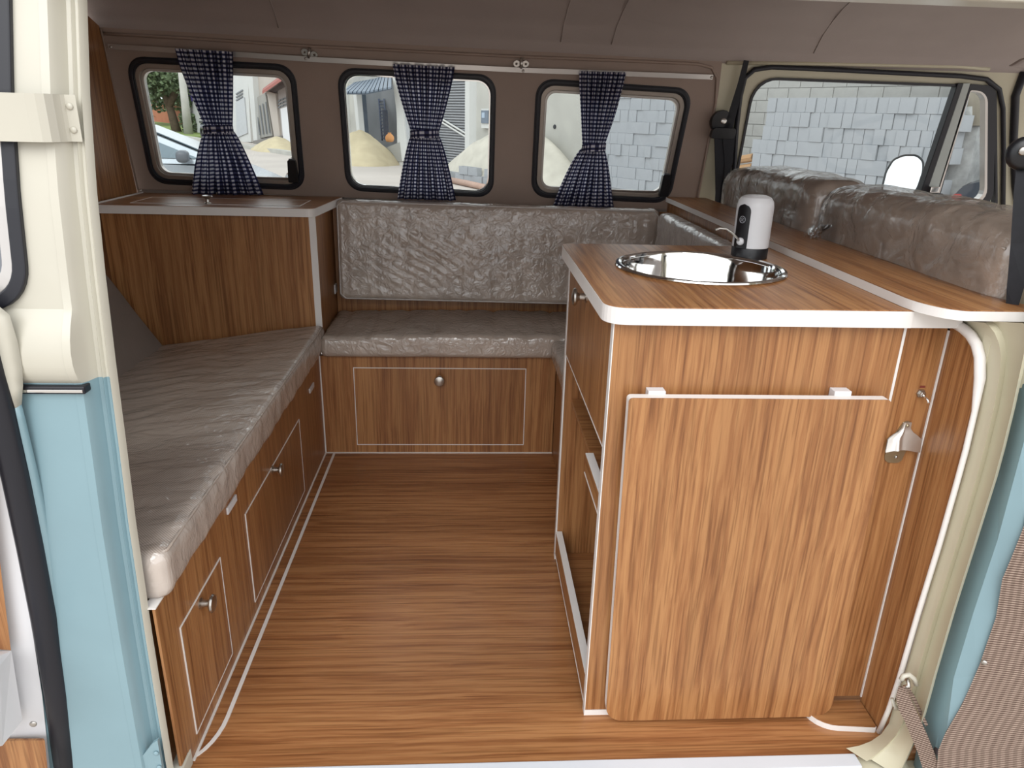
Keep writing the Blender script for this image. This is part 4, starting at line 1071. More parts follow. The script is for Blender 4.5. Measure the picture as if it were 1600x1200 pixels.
c3 = [(1700, 560), (1672, 660), (1632, 735), (1596, 832), (1580, 872), (1566, 905), (1556, 965), (1530, 1040), (1505, 1098), (1476, 1148), (1466, 1172), (1460, 1250)]
d3 = [(1900, 560), (1900, 660), (1890, 735), (1880, 832), (1880, 872), (1870, 905), (1860, 965), (1840, 1040), (1820, 1098), (1800, 1148), (1790, 1172), (1780, 1250)]
MB().strip(pl(c3, .842), pl(d3, .79), (.006, .006, 0)).build('tweed_lining', TWEED, dr)
screw(dr, ony(1538, 1035, .836), (-.6, -.8, 0), .004)
st = thing('check_strap', 'brown tweed check strap twisted between pillar eyelet and open door', 'strap', ony(1450, 1190, .86))
sA = [(1404, 1074, .89), (1400, 1090, .888), (1404, 1108, .884), (1414, 1128, .876), (1424, 1152, .868), (1434, 1176, .86), (1442, 1202, .852), (1450, 1230, .845)]
sB = [(1414, 1074, .885), (1422, 1090, .88), (1431, 1110, .874), (1440, 1130, .866), (1449, 1150, .858), (1459, 1174, .85), (1468, 1200, .842), (1476, 1228, .835)]
MB().strip([ony(*p) for p in sA], [ony(*p) for p in sB], (.0015, .0025, 0)).build('webbing', TWEED, st)
MB().tube([ony(u, v, .855) for u, v in [(1466, 1172), (1478, 1180), (1488, 1196), (1490, 1215)]], .008, 8).build('strap_end', mottled('strap_dark', (110, 98, 100), .7, .1), st, smooth=True)
MB().strip([ony(1416, 1076, .893), ony(1424, 1090, .890), ony(1446, 1135, .870)], [ony(1421, 1076, .893), ony(1430, 1090, .890), ony(1450, 1133, .870)], (.001, .002, 0)).build('webbing_fold', TWEED, st)

# ================================================================== CAB
def seat(lab, yc, hy, zt2, xf, seed, dz=0.0):
    t = thing('front_seat', lab, 'seat', (xf + .07, yc, .30))
    hz = (zt2 - .30) / 2
    fn = lambda a, b, c: (xf + .068 + a + .10 * (c - hz) * 0 - .02 * ((b / hy) ** 2) * 0, yc + b, .30 + hz + c + dz * b / hy - .012 * (abs(b) / hy) ** 4)
    dsp = lambda q, p: q + Vector((-.004 * fbm((q.x, q.y * 2, q.z), 9, seed), 0, (.006 * fbm((q.x * .6, q.y * 1.5, 0), 12, seed) + .012 * math.cos(q.x / .07 * 1.3)) if q.z > hz - .06 else 0))
    MB().blob((.068, hy, hz), .034, fn, (8, 34, 22), dsp).build('backrest', SEATV, t, smooth=True)
    sm = [(xf + .006, yc + hy * (2 * k / 30 - 1) * .95, zt2 - .030 + dz * (2 * k / 30 - 1) + .002 * math.sin(k)) for k in range(31)]
    MB().tube(sm, .0022, 6).build('seam', SEATV, t, smooth=True)
    def dw(q, p):
        nn = Vector((q.x / .07, q.y / hy * .5, q.z / hz * .5)); nn.normalize()
        w = .006 + .008 * abs(fbm((q.x, q.y, q.z), 14, seed + 3)) + .010 * max(0, fbm((q.x * .6, q.y, q.z * 1.4), 6, seed + 9))
        return q + nn * w
    MB().blob((.068, hy, hz), .034, fn, (10, 60, 40), lambda q, p: dw(dsp(q, p), p)).build('plastic_wrap', FILM, t, smooth=True, label='clear crinkled plastic film')
    return t, fn
seat("driver's seat backrest wrapped in clear plastic below the cab window", 1.955, .315, .872, .768, 2.0, -.008)
s2t, fn2 = seat('passenger seat backrest wrapped in clear plastic behind the partition ledge', 1.305, .300, .868, .768, 5.0, .0)
# gathered tail of the wrapping, lying on the ledge
kn = Vector(onx(1300, 352, .757))
mb = MB()
for k in range(9):
    a = -.9 + k * .22; L = .05 + .03 * random.random()
    tip = kn + Vector((-.012 - .02 * random.random(), L * math.cos(a), -.028 + L * .25 * math.sin(a)))
    tip.z = max(tip.z, .772)
    side = Vector((0, .3, 1)).normalized() * (.008 + .008 * random.random())
    mb.add([kn + side * .2, kn - side * .2, tip - side, tip + side * .6, (kn + tip) / 2 + Vector((-.008, 0, 0)) + side, (kn + tip) / 2 + Vector((-.004, 0, 0)) - side], [(0, 1, 5, 4), (4, 5, 2, 3)])
mb.build('wrap_tail', FILM, s2t, label='gathered tail of clear film')

# seat belts
sbt = thing('seat_belt', "black seat belt on the pillar beside the driver's seat", 'seat belt', fW(*onw(1120, 322), .03))
def wl(px, d): return [fW(*onw(u, v), d) for u, v in px]
MB().strip(wl([(1157, 95), (1148, 130), (1134, 175), (1126, 200)], .03), wl([(1165, 96), (1157, 132), (1146, 176), (1140, 200)], .03), (0, .002, 0)).build('upper_webbing', BELT, sbt)
MB().strip(wl([(1112, 212), (1113, 250), (1114, 300), (1112, 326)], .028), wl([(1142, 212), (1138, 250), (1130, 300), (1119, 326)], .028), (0, .003, 0)).build('lower_webbing', BELT, sbt)
MB().strip(wl([(1124, 214), (1128, 255), (1120, 322)], .031), wl([(1143, 214), (1139, 255), (1122, 322)], .033), (0, .002, 0)).build('webbing_fold', BELT, sbt)
c = onw(1125, 206); MB().slab(rquad([(c[0] - .040, c[1] - .020), (c[0] + .038, c[1] - .020), (c[0] + .038, c[1] + .012), (c[0] - .036, c[1] + .012)], .012, 4), [], fW, .018, .04).build('slip_guide', BLACKP, sbt, bevel=.004)
c = onw(1123, 190); MB().slab([(c[0] + .032 * math.cos(q), c[1] + .034 * math.sin(q)) for q in [2 * math.pi * k / 20 for k in range(20)]], [], fW, .006, .030).build('anchor_cover', BLACKP, sbt, bevel=.004)
screw(sbt, fW(*onw(1126, 189), .030), (0, -1, 0), .010)
sb2 = thing('seat_belt', 'black seat belt hanging beside the right door pillar above the ledge', 'seat belt', ony(1585, 490, .975))
def py(px): return [ony(u, v, y) for u, v, y in px]
MB().strip(py([(1592, 225, 1.0), (1584, 300, .99), (1579, 380, .985), (1573, 450, .98), (1571, 484, .978)]), py([(1640, 225, 1.0), (1628, 300, .985), (1614, 380, .975), (1600, 450, .968), (1588, 490, .968)]), (.003, .004, 0)).build('webbing', BELT, sb2)
c = ony(1600, 240, .995); mb = MB().lathe([(.001, -.008), (.018, -.008), (.022, -.003), (.022, .005), (.016, .010), (.001, .011)], c, (-.3, -1, 0), 20)
mb.build('anchor_cover', BLACKP, sb2, smooth=True)
screw(sb2, ony(1599, 236, .982), (-.3, -1, 0), .006)
# steering wheel, sun visor
sw = thing('steering_wheel', 'black steering wheel rim just visible over the passenger seat', 'steering wheel', (1.62, 1.93, .55))
cw = Vector((1.62, 1.93, .715)); axw = Vector((-.42, -.05, .9)).normalized(); e1 = axw.cross(Vector((0, 1, 0))).normalized(); e2 = axw.cross(e1)
MB().tube([cw + (e1 * math.cos(q) + e2 * math.sin(q)) * .20 for q in [2 * math.pi * k / 48 for k in range(48)]], .012, 10, closed=True).build('rim', BLACKP, sw, smooth=True)
for q in (0.3, math.pi - .3): MB().tube([cw, cw + (e1 * math.sin(q) * .1 + e2 * math.cos(q) * .19)], .010, 8).build('spoke', BLACKP, sw, smooth=True)
MB().lathe([(.04, -.02), (.045, 0), (.03, .015), (.001, .018)], cw, axw, 20).build('hub', BLACKP, sw, smooth=True)
MB().tube([cw, cw - axw * .5], .025, 10).build('column', BLACKP, sw, smooth=True)
vis = [ony(1572, 104, 2.1), ony(1592, 92, 2.1), ony(1640, 80, 2.1), ony(1650, 100, 2.1), ony(1600, 108, 2.1)]
one(MB().slab([(p[0], p[2]) for p in vis], [], fY(2.1), 0, .02), 'sun_visor', HEADLINER, 'dark folded sun visor at the top right corner of the cab', 'sun visor', bevel=.006)
struct(box(.80, 2.2, .98, 2.42, -.02, .02), 'floor_cab', HEADLINER, 'cab floor hidden behind the seats')

# door mirror outside the driver's window
dm = thing('door_mirror', "white door mirror outside the driver's window with a thin black rim", 'mirror', ony(1412, 330, 2.75))
nm = Vector((-.60, -.62, .46)).normalized(); cm = Vector(ony(1411, 273, 2.75))
def on_m(u, v, d=0.0):
    r = Vector(ray(u, v)); o_ = Vector(CAM); t_ = (cm - o_).dot(nm) / r.dot(nm); return o_ + r * t_ + nm * d
cpx = [(1378, 297), (1385, 268), (1396, 250), (1412, 243), (1432, 243), (1442, 252), (1442, 268), (1434, 292), (1424, 308), (1400, 308)]
loop = rquad(cpx, 5, 3)
f3_ = [on_m(u, v, .0) for u, v in loop]; ctr_ = sum(f3_, Vector()) / len(f3_)
nn_ = len(f3_)
mb = MB().add([p for p in f3_] + [p - nm * .006 for p in f3_], [tuple(range(nn_)), tuple(reversed(range(nn_, 2 * nn_)))] + [(i, (i + 1) % nn_, (i + 1) % nn_ + nn_, i + nn_) for i in range(nn_)])
mb.build('mirror_glass', MIRRORG, dm)
MB().tube([ctr_ + (p - ctr_) * 1.02 for p in f3_], .004, 8, closed=True).build('rim', BLACKP, dm, smooth=True)
mb = MB(); rings = [[ctr_ + (p - ctr_) * s_ - nm * d for p in f3_] for s_, d in ((1.0, .007), (.95, .03), (.7, .05), (.2, .056))]
mb.add([p for g in rings for p in g], [(k * nn_ + i, k * nn_ + (i + 1) % nn_, (k + 1) * nn_ + (i + 1) % nn_, (k + 1) * nn_ + i) for k in range(3) for i in range(nn_)])
mb.build('housing', WHITEP, dm, smooth=True)
MB().tube([ctr_ - nm * .05, ctr_ - nm * .06 + Vector((.03, -.06, -.06)), Vector(fW(onw(1455, 300)[0], .80, -.035))], .007, 8).build('arm', BLACKP, dm, smooth=True)

# ================================================================== OUTSIDE: the street seen through the windows
struct(MB().box(-70, 60, -40, 90, GZ - .3, GZ), 'ground', ROAD, 'dusty pale street surface outside')
def g(u, v): return onz(u, v, GZ)
FANG = math.atan2(FT[1], FT[0])
def fF(off): return lambda a, b, d: Fp(a, b, off + d)          # (s, z) on the frontage
def facade(px, off, th=.12): 
    pts = [(Fs(p), p[2]) for p in (onF(u, v, off) for u, v in px)]
    return MB().slab(pts, [], fF(off), -th, 0)

# --- concrete blocks: one mesh per size, hollow cells on top
def block_mesh(w, d, h, name):
    bm = bmesh.new(); mb = MB()
    z0, z1 = 0, h; x0, x1, y0, y1 = -w / 2, w / 2, 0, d
    v = [(x0, y0, 0), (x1, y0, 0), (x1, y1, 0), (x0, y1, 0), (x0, y0, h), (x1, y0, h), (x1, y1, h), (x0, y1, h)]
    f = [(0, 3, 2, 1), (0, 1, 5, 4), (1, 2, 6, 5), (2, 3, 7, 6), (3, 0, 4, 7)]
    e = .028; k = 8
    long_y = d > w
    cells = [(x0 + e, x1 - e, y0 + e, d / 2 - e / 2), (x0 + e, x1 - e, d / 2 + e / 2, y1 - e)] if long_y else [(x0 + e, -e / 2, y0 + e, y1 - e), (e / 2, x1 - e, y0 + e, y1 - e)]
    # top face split in a strip between the two cells
    if long_y: m0, m1 = (x0, d / 2), (x1, d / 2); halves = [(4, 5, 'b', 'a'), None]
    v += [(m0[0], m0[1], h), (m1[0], m1[1], h)] if long_y else [(0, y0, h), (0, y1, h)]
    quads = [(4, 5, 9, 8), (8, 9, 6, 7)] if long_y else [(4, 8, 9, 7), (8, 5, 6, 9)]
    for (q, c) in zip(quads, cells):
        b = len(v)
        v += [(c[0], c[2], h), (c[1], c[2], h), (c[1], c[3], h), (c[0], c[3], h), (c[0], c[2], h - .12), (c[1], c[2], h - .12), (c[1], c[3], h - .12), (c[0], c[3], h - .12)]
        for i in range(4):
            j = (i + 1) % 4
            f.append((q[i], q[j], b + j, b + i)); f.append((b + i, b + j, b + 4 + j, b + 4 + i))
        f.append((b + 4, b + 5, b + 6, b + 7))
    me = bpy.data.meshes.new(name); me.from_pydata(v, [], f); me.materials.append(BLOCK); me.update(); bm.free()
    return me
BM = {.14: block_mesh(.137, .39, .187, 'concrete_block_end'), .19: block_mesh(.187, .39, .187, 'concrete_block_wide'), .39: block_mesh(.387, .14, .187, 'concrete_block_side')}
rb_ = random.Random(11)
def put_block(w, s, z, off, lab, grp, jit=1.0, yaw=0.0):
    o = bpy.data.objects.new('concrete_block', BM[w]); COL.objects.link(o)
    x, y, zz = Fp(s, z, off); o.location = (x, y, zz)
    o.rotation_euler = (rb_.uniform(-.002, .002) * jit, rb_.uniform(-.003, .003) * jit, FANG + math.pi + rb_.uniform(-.008, .008) * jit + yaw)
    return tag(o, lab, 'concrete block', grp)
ORD = ['first', 'second', 'third', 'fourth', 'fifth', 'sixth', 'seventh', 'eighth', 'ninth', 'tenth', 'eleventh', 'twelfth', 'thirteenth', 'fourteenth', 'fifteenth', 'sixteenth', 'seventeenth', 'eighteenth', 'nineteenth', 'twentieth']
def stack(s0, s1, rows, first, widths, where, left_extra, from_right):
    for k in range(first, rows):
        s = s0 + left_extra * (k < rows - 3) + rb_.uniform(-.03, .03); z = GZ + .1895 * k
        nm_ = 'top' if k == rows - 1 else ORD[rows - 1 - k]
        row = []
        while s > s1:
            w = rb_.choice(widths)
            if s - w < s1 - .05: break
            row.append((w, s - w / 2)); s -= w + rb_.uniform(.002, .006)
        for i, (w, c) in enumerate(row):
            n_ = ORD[len(row) - 1 - i] if from_right else ORD[i]
            put_block(w, c, z, rb_.uniform(-.018, .018), '%s block from the %s in the %s course of the stack %s' % (n_, 'right' if from_right else 'left', nm_, where), 'concrete blocks stacked %s' % where)
# stack outside the driver's window: visible courses are single blocks, hidden ones one base
stack(.27, -2.36, 10, 3, [.14, .14, .14, .14, .14, .14, .19, .39], "beyond the driver's window", .16, False)
mb = MB()
for k in range(3):
    s = .40
    while s > -2.4:
        a, b = s, s - .137
        mb.hexa([Fp(a, GZ + .1895 * k, -.39), Fp(b, GZ + .1895 * k, -.39), Fp(b, GZ + .1895 * k, 0), Fp(a, GZ + .1895 * k, 0), Fp(a, GZ + .1895 * k + .187, -.39), Fp(b, GZ + .1895 * k + .187, -.39), Fp(b, GZ + .1895 * k + .187, 0), Fp(a, GZ + .1895 * k + .187, 0)])
        s -= .141
tag(mb.build('block_stack_base', BLOCK, None, kind='stuff'), 'lowest courses of the block stack hidden behind the seats', 'concrete block')
stack(4.05, 1.74, 11, 0, [.14, .14, .19, .19, .14, .19, .39], 'behind the cab-end curtain', 0.0, True)

# --- block wall behind the stacks (single blocks as its pieces) and plastered wall beside it
OW = -1.7
bw = thing('block_wall', 'unplastered grey block wall behind the stacks of blocks', 'wall', Fp(0, GZ, OW))
MB().slab([(-3.6, GZ), (4.6, GZ), (4.6, 2.6), (-3.6, 2.6)], [], fF(OW), -.15, -.012).build('mortar', MORTAR, bw)
me = bpy.data.meshes.new('wall_block')
_b = MB().box(-.195, .195, -.002, .03, 0, .182)
me.from_pydata(_b.v, [], _b.f); me.materials.append(BLOCKW); me.update()
for k in range(0, 15):
    z = GZ + .19 + .192 * k
    for i in range(20):
        s = -3.3 + .402 * i + (.2 if k % 2 else 0)
        if s > 4.3: continue
        o = bpy.data.objects.new('brick', me); COL.objects.link(o); o.parent = bw
        x, y, zz = Fp(s, z, OW + rb_.uniform(-.003, .004)); og = worg(bw); o.location = (x - og[0], y - og[1], zz - og[2]); o.rotation_euler = (0, 0, FANG + math.pi)
WE_ = Fs(onF(744, 200, OW))
pwall = one(MB().slab([(4.65, GZ), (WE_, GZ), (WE_, 3.6), (4.65, 3.6)], [], fF(OW), -.2, .0), 'plastered_wall', CONCRETE, 'pale plastered boundary wall seen left of the curtain nearest the cab', 'wall')
hp_ = onF(867, 198, OW); MB().lathe([(.05, 0), (.05, .015), (.03, .016)], hp_, (FN[0], FN[1], 0), 12).build('pipe_hole', RUBBER, pwall)
# meter box
mbx = thing('meter_box', 'grey-blue electricity meter box on the plastered wall', 'meter box', onF(763, 198, OW))
pb_ = [onF(u, v, OW + .02) for u, v in [(756, 170), (769, 170), (769, 200), (756, 200)]]
sP = [Fs(p) for p in pb_]; zP = [p[2] for p in pb_]
MB().slab([(sP[0], zP[3]), (sP[1], zP[3]), (sP[1], zP[0]), (sP[0], zP[0])], [], fF(OW), -.02, .10).build('surround', WHITEWALL, mbx)
i_ = .035
MB().slab([(sP[0] - i_, zP[3] + .12), (sP[1] + i_, zP[3] + .12), (sP[1] + i_, zP[0] - .04), (sP[0] - i_, zP[0] - .04)], [], fF(OW), .101, .13).build('door', GREYBLUE, mbx)
MB().slab([(sP[0] - .07, zP[0] - .22), (sP[0] - .20, zP[0] - .22), (sP[0] - .20, zP[0] - .09), (sP[0] - .07, zP[0] - .09)], [], fF(OW), .131, .135).build('window', mottled('meter_glass', (150, 166, 184), .2, .05), mbx)

# --- big slatted gate
OG = -1.9
gt = thing('lattice_gate', 'grey expanded metal gate with white posts beyond the middle window', 'gate', Fp(12, GZ, OG))
pL = [onF(633, 100, OG), onF(633, 250, OG)]; pR = [onF(736, 100, OG), onF(736, 240, OG)]
sL, sR = Fs(pL[0]), Fs(pR[0])
for nm2, s_, w in (('post', sL + .25, .34), ('post', sR, .22)):
    MB().slab([(s_ - w / 2, GZ), (s_ + w / 2, GZ), (s_ + w / 2, 4.2), (s_ - w / 2, 4.2)], [], fF(OG), -.12, .12).build(nm2, WHITEWALL, gt)
mb = MB(); z = GZ + .1
while z < 4.0:
    mb.slab([(sR + .1, z), (sL + .08, z), (sL + .08, z + .035), (sR + .1, z + .035)], [], fF(OG), -.02, .02); z += .07
lat = mb.build('lattice', GATE_M, gt, kind='stuff')
MB().slab([(sR + .1, GZ + .05), (sL + .08, GZ + .05), (sL + .08, 4.1), (sR + .1, 4.1)], [], fF(OG), -.06, -.03).build('back_sheet', mottled('gate_sheet', (108, 110, 114), .7, .05), gt)
br_ = [onF(682, 186, OG + .06), onF(728, 214, OG + .06)]
for dz in (0, .09): MB().tube([tuple(br_[0] + np.array([0, 0, dz])), tuple(br_[1] + np.array([0, 0, dz]))], .025, 6).build('brace', WHITEWALL, gt)
# upright white frame between shed and gate
one(facade([(610, 95), (622, 95), (637, 250), (628, 252)], -1.7, .25), 'white_post', WHITEWALL, 'tall white post between the open shed and the lattice gate', 'post')
one(facade([(624, 95), (632, 95), (641, 240), (637, 250)], -1.75, .2), 'white_post', mottled('offwhite_post', (166, 168, 170), .8, .05), 'narrow grey-white post against the lattice gate', 'post')

# --- open shed with lean-to roof
OS = -4.2
sh = thing('open_shed', 'open grey shed with a dark lean-to roof beyond the middle window', 'shed', Fp(18, GZ, OS))
facade([(500, 40), (660, 40), (660, 252), (500, 252)], OS, .2).build('back_wall', CONCRETE_D, sh)
facade([(528, 92), (620, 92), (620, 128), (528, 150)], -2.35, .15).build('upper_wall', BLOCKW, sh)
facade([(527, 90), (537, 90), (546, 250), (538, 250)], -2.2, .3).build('column', WHITEWALL, sh)
facade([(537, 130), (551, 130), (560, 230), (548, 235)], -2.3, .2).build('pier', CONCRETE, sh)
facade([(551, 140), (556, 140), (563, 220), (559, 225)], -2.25, .2).build('column', WHITEWALL, sh)
facade([(556, 140), (563, 140), (569, 215), (563, 215)], -2.9, .2).build('column', GREYBLUE, sh)
roof = []
rp_ = [(532, 147), (556, 150), (614, 138), (612, 106), (575, 120)]
A = [onF(532, 146, -.6), onF(572, 146, -.8), onF(613, 138, -.9)]; B = [onF(560, 126, -3.0), onF(590, 116, -3.2), onF(612, 104, -3.4)]
for k in range(12):
    u0, u1 = k / 12, (k + .8) / 12
    def L3(P, u): 
        return P[0] * (1 - 2 * u) + P[1] * (2 * u) if u < .5 else P[1] * (2 - 2 * u) + P[2] * (2 * u - 1)
    MB().strip([tuple(L3(A, u0)), tuple(L3(A, u1))], [tuple(L3(B, u0)), tuple(L3(B, u1))], (0, 0, .05)).build('roof_sheet', GREYBLUE, sh)
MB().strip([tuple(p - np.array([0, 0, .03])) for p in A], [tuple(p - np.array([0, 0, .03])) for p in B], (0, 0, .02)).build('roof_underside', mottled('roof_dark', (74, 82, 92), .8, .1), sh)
ld = thing('ladder', 'dark blue ladder leaning on the shed wall', 'ladder', onF(600, 219, OS + .3))
la, lb_ = onF(592, 155, OS + .05), onF(597, 219, OS + .45); lc_, ld_ = onF(600, 155, OS + .05), onF(606, 219, OS + .45)
DB = mottled('ladder_blue', (62, 72, 92), .6, .1)
MB().tube([tuple(la), tuple(lb_)], .035, 6).build('rail', DB, ld); MB().tube([tuple(lc_), tuple(ld_)], .035, 6).build('rail', DB, ld)
for k in range(12):
    t_ = (k + .5) / 12; MB().tube([tuple(la * (1 - t_) + lb_ * t_), tuple(lc_ * (1 - t_) + ld_ * t_)], .025, 6).build('rung', DB, ld)
mb = facade([(597, 172), (604, 172), (607, 218), (600, 218)], OS + .42, .03); mb.build('step_board', DB, ld)
one(facade([(545, 254), (575, 242), (627, 221), (629, 252), (590, 254)], -1.75, .8), 'concrete_ramp', mottled('ramp_concrete', (146, 145, 140), .9, .08, 1), 'sloping concrete ramp beside the pale sand heap at the shed', 'ramp')
# orange drum
oc = onF(609, 221, -2.3)
one(MB().lathe([(.06, 0), (.12, .02), (.15, .10), (.14, .18), (.10, .23), (.06, .26), (.05, .28), (.065, .30)], (oc[0], oc[1], oc[2] - .02), (0, 0, 1), 18), 'clay_pot', ORANGE, 'orange clay pot standing on the ramp under the ladder', 'pot', smooth=True)

# --- heaps
def heap(c, rx, ry, h, seed, ang=0.0, rough=.12):
    def fn(u, v):
        q = 2 * math.pi * u; r = v
        a = math.cos(q) * r * rx; b = math.sin(q) * r * ry
        k = noise.noise(Vector((math.cos(q) * 1.2 + seed, math.sin(q) * 1.2, seed)))
        a *= 1 + .15 * k; b *= 1 + .15 * k
        z = h * (.75 * (1 - r ** 1.45) + .25 * math.cos(r * math.pi / 2)) + rough * h * noise.noise(Vector((a * 2.2 / rx + seed, b * 2.2 / rx, 1))) * (1 - r) * 1.4 + .05 * h * noise.noise(Vector((a * 9 / rx, b * 9 / rx, seed)))* (1 - r)
        x = c[0] + a * math.cos(ang) - b * math.sin(ang); y = c[1] + a * math.sin(ang) + b * math.cos(ang)
        return (x, y, c[2] + max(0, z) - (.05 if r > .99 else 0))
    return MB().grid(64, 26, fn)
c1_ = onF(562, 253, -1.0); h1_ = onF(563, 203, -1.2)[2] - GZ
one(heap((c1_[0], c1_[1], GZ), 1.75, 1.3, h1_, 2.2, FANG), 'sand_heap', SAND, 'yellowish sand heap in front of the shed', 'sand heap', smooth=True)
c2_ = onF(800, 262, -1.35)
h2_ = onF(800, 203, -.6)[2] - GZ
one(heap((c2_[0], c2_[1], GZ), 3.3, .95, h2_ * 1.02, 6.4, FANG, .2), 'sand_heap', SAND_P, 'large pale gravelly sand heap at the foot of the plastered wall', 'sand heap', smooth=True)
c3_ = onF(432, 237, -.9)
one(heap((c3_[0], c3_[1], GZ), 1.7, .9, .55, 9.1, FANG), 'sand_heap', SAND, 'small distant sand heap before the white garage door', 'sand heap', smooth=True)
# loose blocks and a pipe in front of the big heap
gb = g(738, 287); so = Fs(gb); oo = float(FN @ (gb[:2] - FO))
for (ds, kz, w, nm_) in ((1.42, 0, .19, 'leftmost narrow loose block'), (1.15, 0, .19, 'second narrow loose block from the left'), (.62, 0, .39, 'lower left loose block'), (.20, 0, .39, 'lower second loose block'), (-.22, 0, .39, 'lower third loose block'), (-.68, 0, .39, 'lower rightmost loose block'), (.40, 1, .39, 'upper left loose block'), (-.02, 1, .39, 'upper middle loose block'), (-.6, 1, .19, 'upper right narrow loose block')):
    put_block(w, so + ds, GZ + .19 * kz, oo + rb_.uniform(-.02, .02), nm_ + ' before the pale sand heap', 'loose blocks before the sand heap')
pa, pe = g(704, 286), g(766, 300)
one(MB().tube([(pa[0], pa[1], GZ + .07), ((pa[0] + pe[0]) / 2, (pa[1] + pe[1]) / 2, GZ + .075), (pe[0], pe[1], GZ + .07)], .07, 12), 'clay_pipe', PIPE_C, 'pinkish pipe lying on the street before the loose blocks', 'pipe', smooth=True)
ta = onF(1140, 252, -.25); te = onF(1178, 246, -.15)
one(MB().tube([tuple(ta), tuple(te)], .06, 8).tube([tuple(ta - np.array([0, 0, .13])), tuple(te - np.array([0, 0, .13]))], .05, 8).tube([tuple(ta * .5 + te * .5 - np.array([0, 0, .2])), (float(ta[0] * .5 + te[0] * .5), float(ta[1] * .5 + te[1] * .5), GZ)], .05, 8), 'timber_rack', TIMBER, 'raw timber poles beside the end of the block stack', 'timber')

# --- pillar with paper notices, right of the stack
pc = thing('concrete_pillar', 'rough whitewashed concrete pillar seen through the vent wing', 'pillar', Fp(-2.75, GZ, -.53))
pil = [Fs(onF(u, 200, -.48)) for u in (1478, 1529)]
MB().slab([(pil[1], GZ), (pil[0], GZ), (pil[0], 3.2), (pil[1], 3.2)], [], fF(-.48), -.5, 0).build('shaft', mottled('whitewash', (158, 158, 157), .95, .22, 9, .8, 40), pc)
zt1 = onF(1505, 196, -.48)[2]
MB().slab([(pil[1] - .02, zt1), (pil[0] + .02, zt1), (pil[0] + .02, 3.3), (pil[1] - .02, 3.3)], [], fF(-.48), -.52, .03).build('bare_top', mottled('bare_concrete', (136, 128, 114), .95, .12, 3), pc)
nt_ = [onF(u, v, -.44) for u, v in [(1496, 168), (1519, 166), (1519, 190), (1496, 192)]]
MB().slab([(Fs(p), p[2]) for p in nt_], [], fF(-.449), 0, .004).build('paper_notice', PAPER, pc)
one(facade([(1527, 130), (1600, 120), (1600, 320), (1527, 320)], -1.1, .2), 'yard_wall', mottled('yard_wall_m', (158, 151, 138), .9, .1, 1.2), 'pale wall beyond the whitewashed pillar', 'wall')

# --- cars
def car(name, lab, c, hd, paint, nside_sign=1, mirror=True):
    hx_, hy_ = hd; L = math.hypot(hx_, hy_); hx_, hy_ = hx_ / L, hy_ / L; sx, sy = hy_, -hx_
    t = thing(name, lab, 'car', (c[0], c[1], GZ))
    def fn(a, b, d): return (c[0] + hx_ * a + sx * d, c[1] + hy_ * a + sy * d, GZ + b)
    low = rquad([(-1.95, .25), (1.95, .22), (1.95, .48), (1.78, .60), (1.15, .87), (-1.75, .98), (-1.95, .85)], [.08, .12, .1, .25, .2, .15, .15], 5)
    MB().slab(low, [], fn, -.80, .80).build('body', paint, t, bevel=.05, smooth=False)
    def gh(a, b, d): k = 1 - .28 * max(0, (b - .9) / .55); return fn(a, b, d * k)
    cab_ = rquad([(-1.60, .92), (1.10, .90), (-.02, 1.36), (-.55, 1.42), (-1.20, 1.36)], [.05, .05, .25, .3, .2], 5)
    MB().slab(cab_, [], gh, -.735, .735).build('greenhouse', paint, t, bevel=.03)
    for sg in (-1, 1):
        for pts in ([(-.40, .98), (.78, .965), (-.04, 1.30), (-.36, 1.33)], [(-1.38, 1.0), (-.48, .98), (-.44, 1.33), (-1.10, 1.29)]):
            MB().slab(rquad(pts, .05, 3), [], gh, sg * .737, sg * .75).build('side_window', CARGLASS, t)
        for wx in (-1.2, 1.22):
            p = Vector(fn(wx, .31, sg * .66)); q = Vector((sx, sy, 0)) * sg
            w = MB().lathe([(.20, 0), (.31, .01), (.31, .17), (.27, .18), (.20, .17), (.02, .175)], p, q, 24).build('wheel', RUBBER, t, smooth=True)
            MB().lathe([(.20, .172), (.19, .185), (.02, .19)], p, q, 18).build('hubcap', STEEL, w, smooth=True)
        if mirror:
            m = Vector(fn(.62, 1.0, sg * .90)); 
            MB().blob((.07, .10, .07), .05, lambda a, b, d: tuple(m + Vector((hx_, hy_, 0)) * a + Vector((sx, sy, 0)) * b + Vector((0, 0, d))), (2, 2, 2)).build('side_mirror', mottled('mirror_shell_' + name, (88, 92, 98), .4, .05), t, smooth=True)
        MB().slab(rquad([(-1.96, .70), (-1.86, .70), (-1.85, .82), (-1.95, .81)], .03, 2), [], fn, sg * .60, sg * .812).build('tail_lamp', REDLAMP, t)
        MB().slab(rquad([(1.70, .56), (1.95, .54), (1.95, .64), (1.74, .70)], .03, 2), [], fn, sg * .50, sg * .812).build('head_lamp', CHROME, t)
        MB().slab(rquad([(-.30, .80), (-.16, .80), (-.16, .83), (-.30, .83)], .01, 2), [], fn, sg * .80, sg * .825).build('door_handle', STEEL, t)
    fs_ = [(.98, .955), (.10, 1.315)]
    A = [gh(fs_[0][0] + .02, fs_[0][1], -.62), gh(fs_[0][0] + .02, fs_[0][1], .62)]; B = [gh(fs_[1][0] + .03, fs_[1][1], -.6), gh(fs_[1][0] + .03, fs_[1][1], .6)]
    MB().strip(A, B, (hx_ * .01, hy_ * .01, .01)).build('windscreen', CARGLASS, t)
    return t
M_ = ony(285, 241, 9.3); h_ = np.array([.96, .20]); h_ = h_ / np.linalg.norm(h_); sd = np.array([h_[1], -h_[0]])
cc = M_[:2] - h_ * .62 - sd * .90
car('silver_car', 'silver car parked outside the rearmost window', cc, h_, SILVERCAR)
rc = onz(1487, 311, .2)
